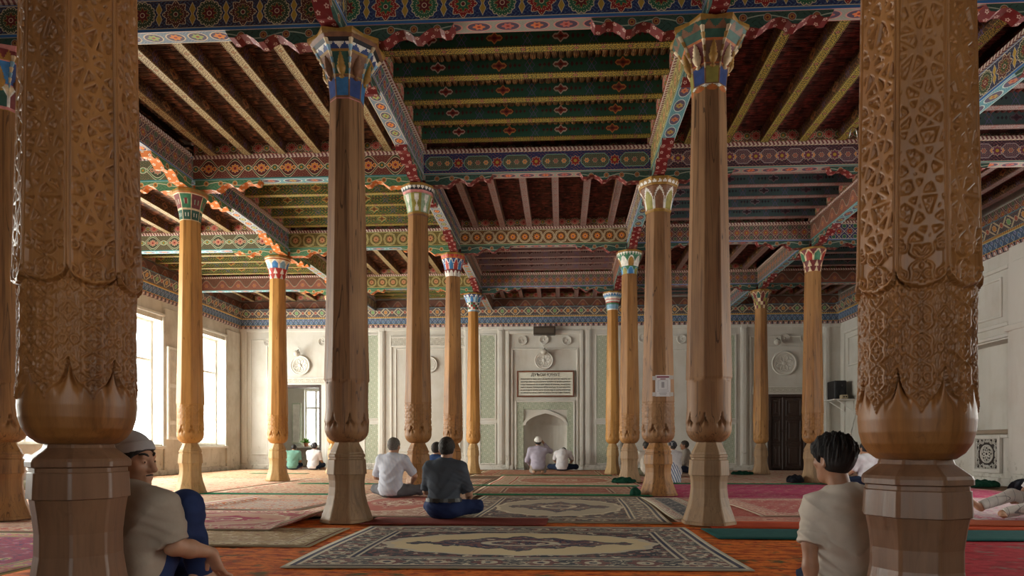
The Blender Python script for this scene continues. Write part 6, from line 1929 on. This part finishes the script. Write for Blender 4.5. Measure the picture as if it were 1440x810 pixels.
m = MB(); m.box(-w / 2 + .05, w / 2 - .05, -.012, .01, -hgt / 2 + .05, hgt / 2 - .05); m.build('board', plain('sign_board', (0.74, 0.74, 0.64), 0.4, 0.4, 0, 0.05), t)
INK = plain('sign_ink', (0.03, 0.028, 0.025), 0.6, 0.2)
text_mesh('lettering', 'ДУЪОИ ҚУНУТ', .135, INK, t, (.0, -.0165, hgt / 2 - .135), width=w * .50)
LN = ['Аллоҳумма инно настаъинука ва настағфирука, ва', 'нуъмину бика ва натаваккалу ъалайка ва нусни ъалайкал',
      'хойр. Нашкурука ва ла накфурука ва нахлаъу ва натруку', 'май яфжурук. Аллоҳумма ийёка наъбуду ва лака нусолли', 'ва насжуду ва илайка насъа ва наҳфиду ва наржу роҳматака', 'ва нахша ъазабака инна ъазабака бил куффари мулҳиқ.']
for k, ln in enumerate(LN):
    text_mesh('lettering', ln, .068, INK, t, (0, -.0165, hgt / 2 - .265 - k * .088), width=w * .86)
# dark box of unknown use on the cornice edge above the niche bay
x0, z1 = px_wall(750, 459, YW1 - .3); x1, z0 = px_wall(781, 470, YW1 - .3)
t = empty('wall_box', ((x0 + x1) / 2, YW1 - .15, z0)); tag(t, 'dark brown flat box fixed under the cornice above the niche', 'wall unit', None, 'thing')
m = MB(); m.box(-(x1 - x0) / 2, (x1 - x0) / 2, -.16, .12, 0, z1 - z0, 0, .015); m.build('casing', plain('wall_box_brown', (0.06, 0.045, 0.035), 0.5), t)
m = MB(); m.box(-(x1 - x0) / 2 + .04, (x1 - x0) / 2 - .04, -.168, -.155, .05, z1 - z0 - .05, 0, .004); m.build('front_grille', plain('wall_box_grille', (0.10, 0.08, 0.06), 0.4), t)

# notice taped to the pillar
px_, py_ = PILLARS[6].location[0], PILLARS[6].location[1]
t = empty('paper_notice', (px_ + .035, py_ - .268, 0.82 + (625 - 542) * 10.2 / FPX), .0)
tag(t, 'white paper notice with red heading taped to the weathered pillar', 'notice', None, 'thing')
m = MB(); m.box(-.115, .115, -.002, .002, -.165, .165); m.build('sheet', plain('notice_paper', (0.74, 0.73, 0.74), 0.5, 0.3, 0, 0.03), t)
NB = plain('notice_red_ink', (0.22, 0.03, 0.06), 0.6); NG = plain('notice_grey_ink', (0.35, 0.34, 0.36), 0.6)
m = MB(); m.box(-.095, .095, -.004, -.0015, .125, .148, 0); m.box(-.04, .04, -.004, -.0015, .098, .112, 0); m.build('heading', NB, t)
m = MB()
for q in frame_boxes_back(-.075, .075, -.06, .085, .004, 0, 0): m.box(q[0], q[1], -.004, -.0015, q[4], q[5], 0)
m.box(-.022, .022, -.004, -.0015, -.03, .06); m.box(-.09, .09, -.004, -.0015, -.085, -.079); m.box(-.06, .06, -.004, -.0015, -.118, -.108); m.box(-.05, .05, -.004, -.0015, -.14, -.132)
m.build('print', NG, t)
TP = plain('clear_tape', (0.6, 0.58, 0.56), 0.2, 0.5)
for s, z in ((-1, .12), (-1, -.13), (1, -.13), (1, .13)):
    m = MB(); m.box(s * .13 - .03, s * .13 + .03, -.0055, -.0022, z - .03, z + .03); m.build('tape', TP, t)

# loudspeaker, its shelf and cables on the right wall
yc = 20.72
xs, zc = px_wall(1177, 562, yc)
t = empty('wall_shelf', (XW1, yc, zc)); tag(t, 'small white wall shelf carrying the black loudspeaker', 'shelf', None, 'thing')
m = MB(); m.box(xs - XW1 - .26, .0, -.46, .42, -.035, -.004, 0, .006); m.build('board', M_SASH, t)
for s in (-1, 1):
    m = MB(); m.tube([(-.02, s * .3, -.04), (-.02, s * .3, -.36), (xs - XW1 - .1, s * .3, -.045)], .012, 6); m.build('bracket', M_SASH, t)
t = empty('loudspeaker', (xs + .01, yc + .04, zc)); tag(t, 'black loudspeaker standing on the small white wall shelf', 'loudspeaker', None, 'thing')
BLK = plain('speaker_black', (0.012, 0.012, 0.014), 0.5); GRI = plain('speaker_grille', (0.03, 0.03, 0.033), 0.7)
m = MB(); m.box(-.18, .18, -.28, .28, 0, .56, 0, .02); m.build('cabinet', BLK, t)
m = MB(); m.box(-.15, .15, -.30, -.275, .04, .52, 0, .008)
for r_, z_ in ((.11, .20), (.055, .40)): m.lathe([(r_, 0.0), (r_, -.012), (r_ * .85, -.014), (r_ * .8, .0), (.001, -.004)], 24, (0, -.30, z_), 'y')
m.build('grille', GRI, t)
t = empty('radio_receiver', (xs + .06, yc - .34, zc)); tag(t, 'little pale amplifier box beside the loudspeaker on the shelf', 'amplifier', None, 'thing')
m = MB(); m.box(-.09, .09, -.09, .09, 0, .12, 0, .01); m.build('case', plain('amp_beige', (0.5, 0.42, 0.28), 0.4), t)
m = MB(); m.lathe([(.02, 0), (.02, -.012), (.001, -.014)], 12, (.04, -.09, .06), 'y'); m.lathe([(.02, 0), (.02, -.012), (.001, -.014)], 12, (-.03, -.09, .06), 'y'); m.build('knobs', BLK, t)
m = MB(); m.tube([(XW1 - .02, yc - .5, zc - .02), (XW1 - .03, yc - .42, zc - .5), (XW1 - .02, yc - .15, zc - 1.0), (XW1 - .03, yc - .22, zc - 1.5), (XW1 - .02, yc - .2, .4), (XW1 - .10, yc - .2, .20)], .012, 6)
tag(m.build('power_cable', M_SASH), 'white cable hanging down the wall from the loudspeaker shelf', 'cable', None, 'thing')
# carved lattice below the niche, folded rug on its sill
ya, zl1 = px_side(1408, 600, XW1); yb, zl0 = px_side(1375, 658, XW1)
zl1 = .95; zl0 = .30
t = empty('lattice_panel', (XW1 - .02, (ya + yb) / 2, zl0)); tag(t, 'white openwork scroll lattice panel below the right wall niche', 'lattice panel', None, 'thing')
lw, lh = abs(yb - ya), zl1 - zl0
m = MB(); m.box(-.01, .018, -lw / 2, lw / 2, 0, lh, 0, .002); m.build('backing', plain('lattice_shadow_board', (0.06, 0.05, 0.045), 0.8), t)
m = MB()
for (a, c, d, e) in ((-lw / 2 - .06, -lw / 2 + .02, -.06, lh + .06), (lw / 2 - .02, lw / 2 + .06, -.06, lh + .06)): m.box(-.06, .01, a, c, d, e, 0, .01)
m.box(-.06, .01, -lw / 2, lw / 2, -.06, .02, 0, .01); m.box(-.06, .01, -lw / 2, lw / 2, lh - .02, lh + .06, 0, .01)
m.build('frame', M_TRIM, t)
m = MB()
m.tube([(-.03, lw * .26 * math.cos(a), lh / 2 + lh * .27 * math.sin(a)) for a in np.linspace(0, 2 * PI, 33)], .016, 6, 0, False)
for k in range(8):
    a = 2 * PI * k / 8
    m.tube([(-.03, lw * .14 * math.cos(a) + lw * .09 * math.cos(q), lh / 2 + lh * .14 * math.sin(a) + lh * .09 * math.sin(q)) for q in np.linspace(0, 2 * PI, 15)], .011, 5, 0, False)
for sy in (-1, 1):
    for sz in (-1, 1):
        for (cy, cz, rr_) in ((.38, .40, .085), (.40, .20, .07), (.20, .41, .075), (.42, .02, .06), (.04, .44, .06)):
            q = np.linspace(0, 3.4 * PI, 30)
            m.tube([(-.03, sy * (lw * cy) + rr_ * (1 - .22 * k_ / 3.4 / PI * 3) * math.cos(k_ + cy * 9), lh / 2 + sz * lh * cz + rr_ * (1 - .22 * k_ / 3.4 / PI * 3) * math.sin(k_ + cy * 9)) for k_ in q], .010, 5, 0, False)
m.build('scrollwork', M_TRIM, t)
rug('folded_rug', 'folded dark red rug lying on the sill of the right wall niche', XW1 + .02, XW1 + .34, 13.5, 15.1, 1.02, rug_mat('rug_folded', .32, 1.6, (0.28, 0.04, 0.04), (0.05, 0.03, 0.03), (0.4, 0.2, 0.1), (0.1, 0.02, 0.02), (0.5, 0.4, 0.3), False, 2.0), 0.0, .10, 'folded rug', None, seed=51)
# steel hook on the massive right pillar
m = MB()
m.tube([(0.012, 0, -.030), (0.004, -.004, .020), (-.002, -.006, .034), (-.012, -.007, .040), (-.022, -.007, .034), (-.026, -.007, .020), (-.026, -.007, -.012)], .0032, 8)
m.lathe([(.001, 0), (.007, 0), (.007, .004), (.001, .005)], 10, (0.010, -.004, -.03), 'x')
_ax, _ay = PILLARS[1].location[0], PILLARS[1].location[1]
_d = math.hypot(_ax, _ay)
hx, hy = _ax - _ay / _d * .226, _ay + _ax / _d * .226 - .02
hz = EYE + (HOR - 193) / FPX * (hy * _c - hx * _s)
tag(m.build('steel_hook', plain('steel', (0.6, 0.6, 0.6), 0.25, 0.5, 1.0), None, (hx, hy, hz)), 'small steel hook on the left edge of the massive right pillar', 'hook', None, 'thing')

# ------------------------------------------------------------------ cloths and small things on the floor
def cloth_heap(label, x, y, w, l, hgt, mat, seed, name='cloth_bundle', z=.02, rz=0.0):
    """crumpled cloth lying in a low heap"""
    r_ = np.random.RandomState(seed)
    ph = r_.rand(6) * 6
    def f(p):
        d = el(p, (0, 0, hgt * .25), (w / 2, l / 2, hgt * .75))
        d = d + .012 * np.sin(p[:, 0] * 38 + ph[0] + 3 * np.sin(p[:, 1] * 17 + ph[1])) + .008 * np.sin(p[:, 1] * 52 + p[:, 2] * 30 + ph[2] + 2 * np.sin(p[:, 0] * 23))
        return np.maximum(d, -p[:, 2])
    V, Q = surface_net(f, (-w, -l, -.02), (w, l, hgt * 1.6), .012)
    o = np_mesh(name, V, Q, mat, None, True); o.location = (x, y, z); o.rotation_euler = (0, 0, rz)
    return tag(o, label, 'cloth', 'cloths left on the floor', 'thing')
GRC = cloth_mat('cloth_bottle_green', (0.006, 0.042, 0.024)); BKC = cloth_mat('cloth_black', (0.012, 0.013, 0.018)); STC = cloth_mat('cloth_blue_white_stripe', (0.62, 0.63, 0.66), .25, None, (0.06, 0.1, 0.25))
cloth_heap('bottle green cloth bundle at the foot of the pillar with green petal capital', 1.30, 14.02, .5, .34, .11, GRC, 1)
cloth_heap('crumpled end of green cloth at the foot of the pillar with the notice', 1.14, 10.42, .16, .2, .12, GRC, 2, z=.036)
cloth_heap('green cloth lying by the foot of the pillar with trellis capital', 4.80, 18.0, .6, .3, .09, GRC, 3)
cloth_heap('dark folded cloth left of the red and green capital pillar by the door', 4.92, 14.3, .35, .3, .16, BKC, 4)
cloth_heap('blue and white striped cloth beside the pillar with the notice', 2.35, 14.15, .30, .3, .42, STC, 5)
cloth_heap('dark green cloth at the base of the right wall by the lattice', 7.9, 13.0, .7, .35, .13, GRC, 6)
cloth_heap('black bag-like cloth behind the man in chequered trousers', 7.6, 11.4, .4, .35, .22, BKC, 7)
cloth_heap('small dark cloth under the edge of the rust strip on the right', 3.62, 6.75, .2, .14, .07, BKC, 8, z=.034)
# potted plant seen through the doorway
x, z = px_wall(431, 624, ry1 - .2)
t = empty('potted_plant', (x, ry1 - .22, wz0)); tag(t, 'leafy green plant on the window sill beyond the left doorway', 'plant', None, 'thing')
m = MB(); m.lathe([(.001, 0), (.07, 0), (.09, .12), (.10, .14), (.085, .14), (.08, .11), (.001, .11)], 16); m.build('pot', plain('terracotta', (0.4, 0.16, 0.08)), t)
m = MB()
r_ = random.Random(4)
for k in range(46):
    a, e = r_.random() * 2 * PI, r_.random() * .9 + .3
    L = .16 + r_.random() * .16
    d = Vector((math.cos(a) * math.cos(e), math.sin(a) * math.cos(e), math.sin(e)))
    sd = d.cross(Vector((0, 0, 1))).normalized() * .035
    b0 = Vector((0, 0, .12)); p1 = b0 + d * L * .55; p2 = b0 + d * L - Vector((0, 0, .05))
    m.poly([tuple(b0), tuple(p1 - sd), tuple(p2), tuple(p1 + sd)], None, 0, True)
m.build('foliage', plain('leaf_green', (0.12, 0.3, 0.03), 0.5), t)
m = MB(); m.box(wx0 - .3, wx1 + .1, ry1 - .4, ry1 + .05, wz0 - .06, wz0 - .001, 0, .01)
ntrim += 1
tag(m.build('trim_%d' % ntrim, M_SASH), kind='structure')
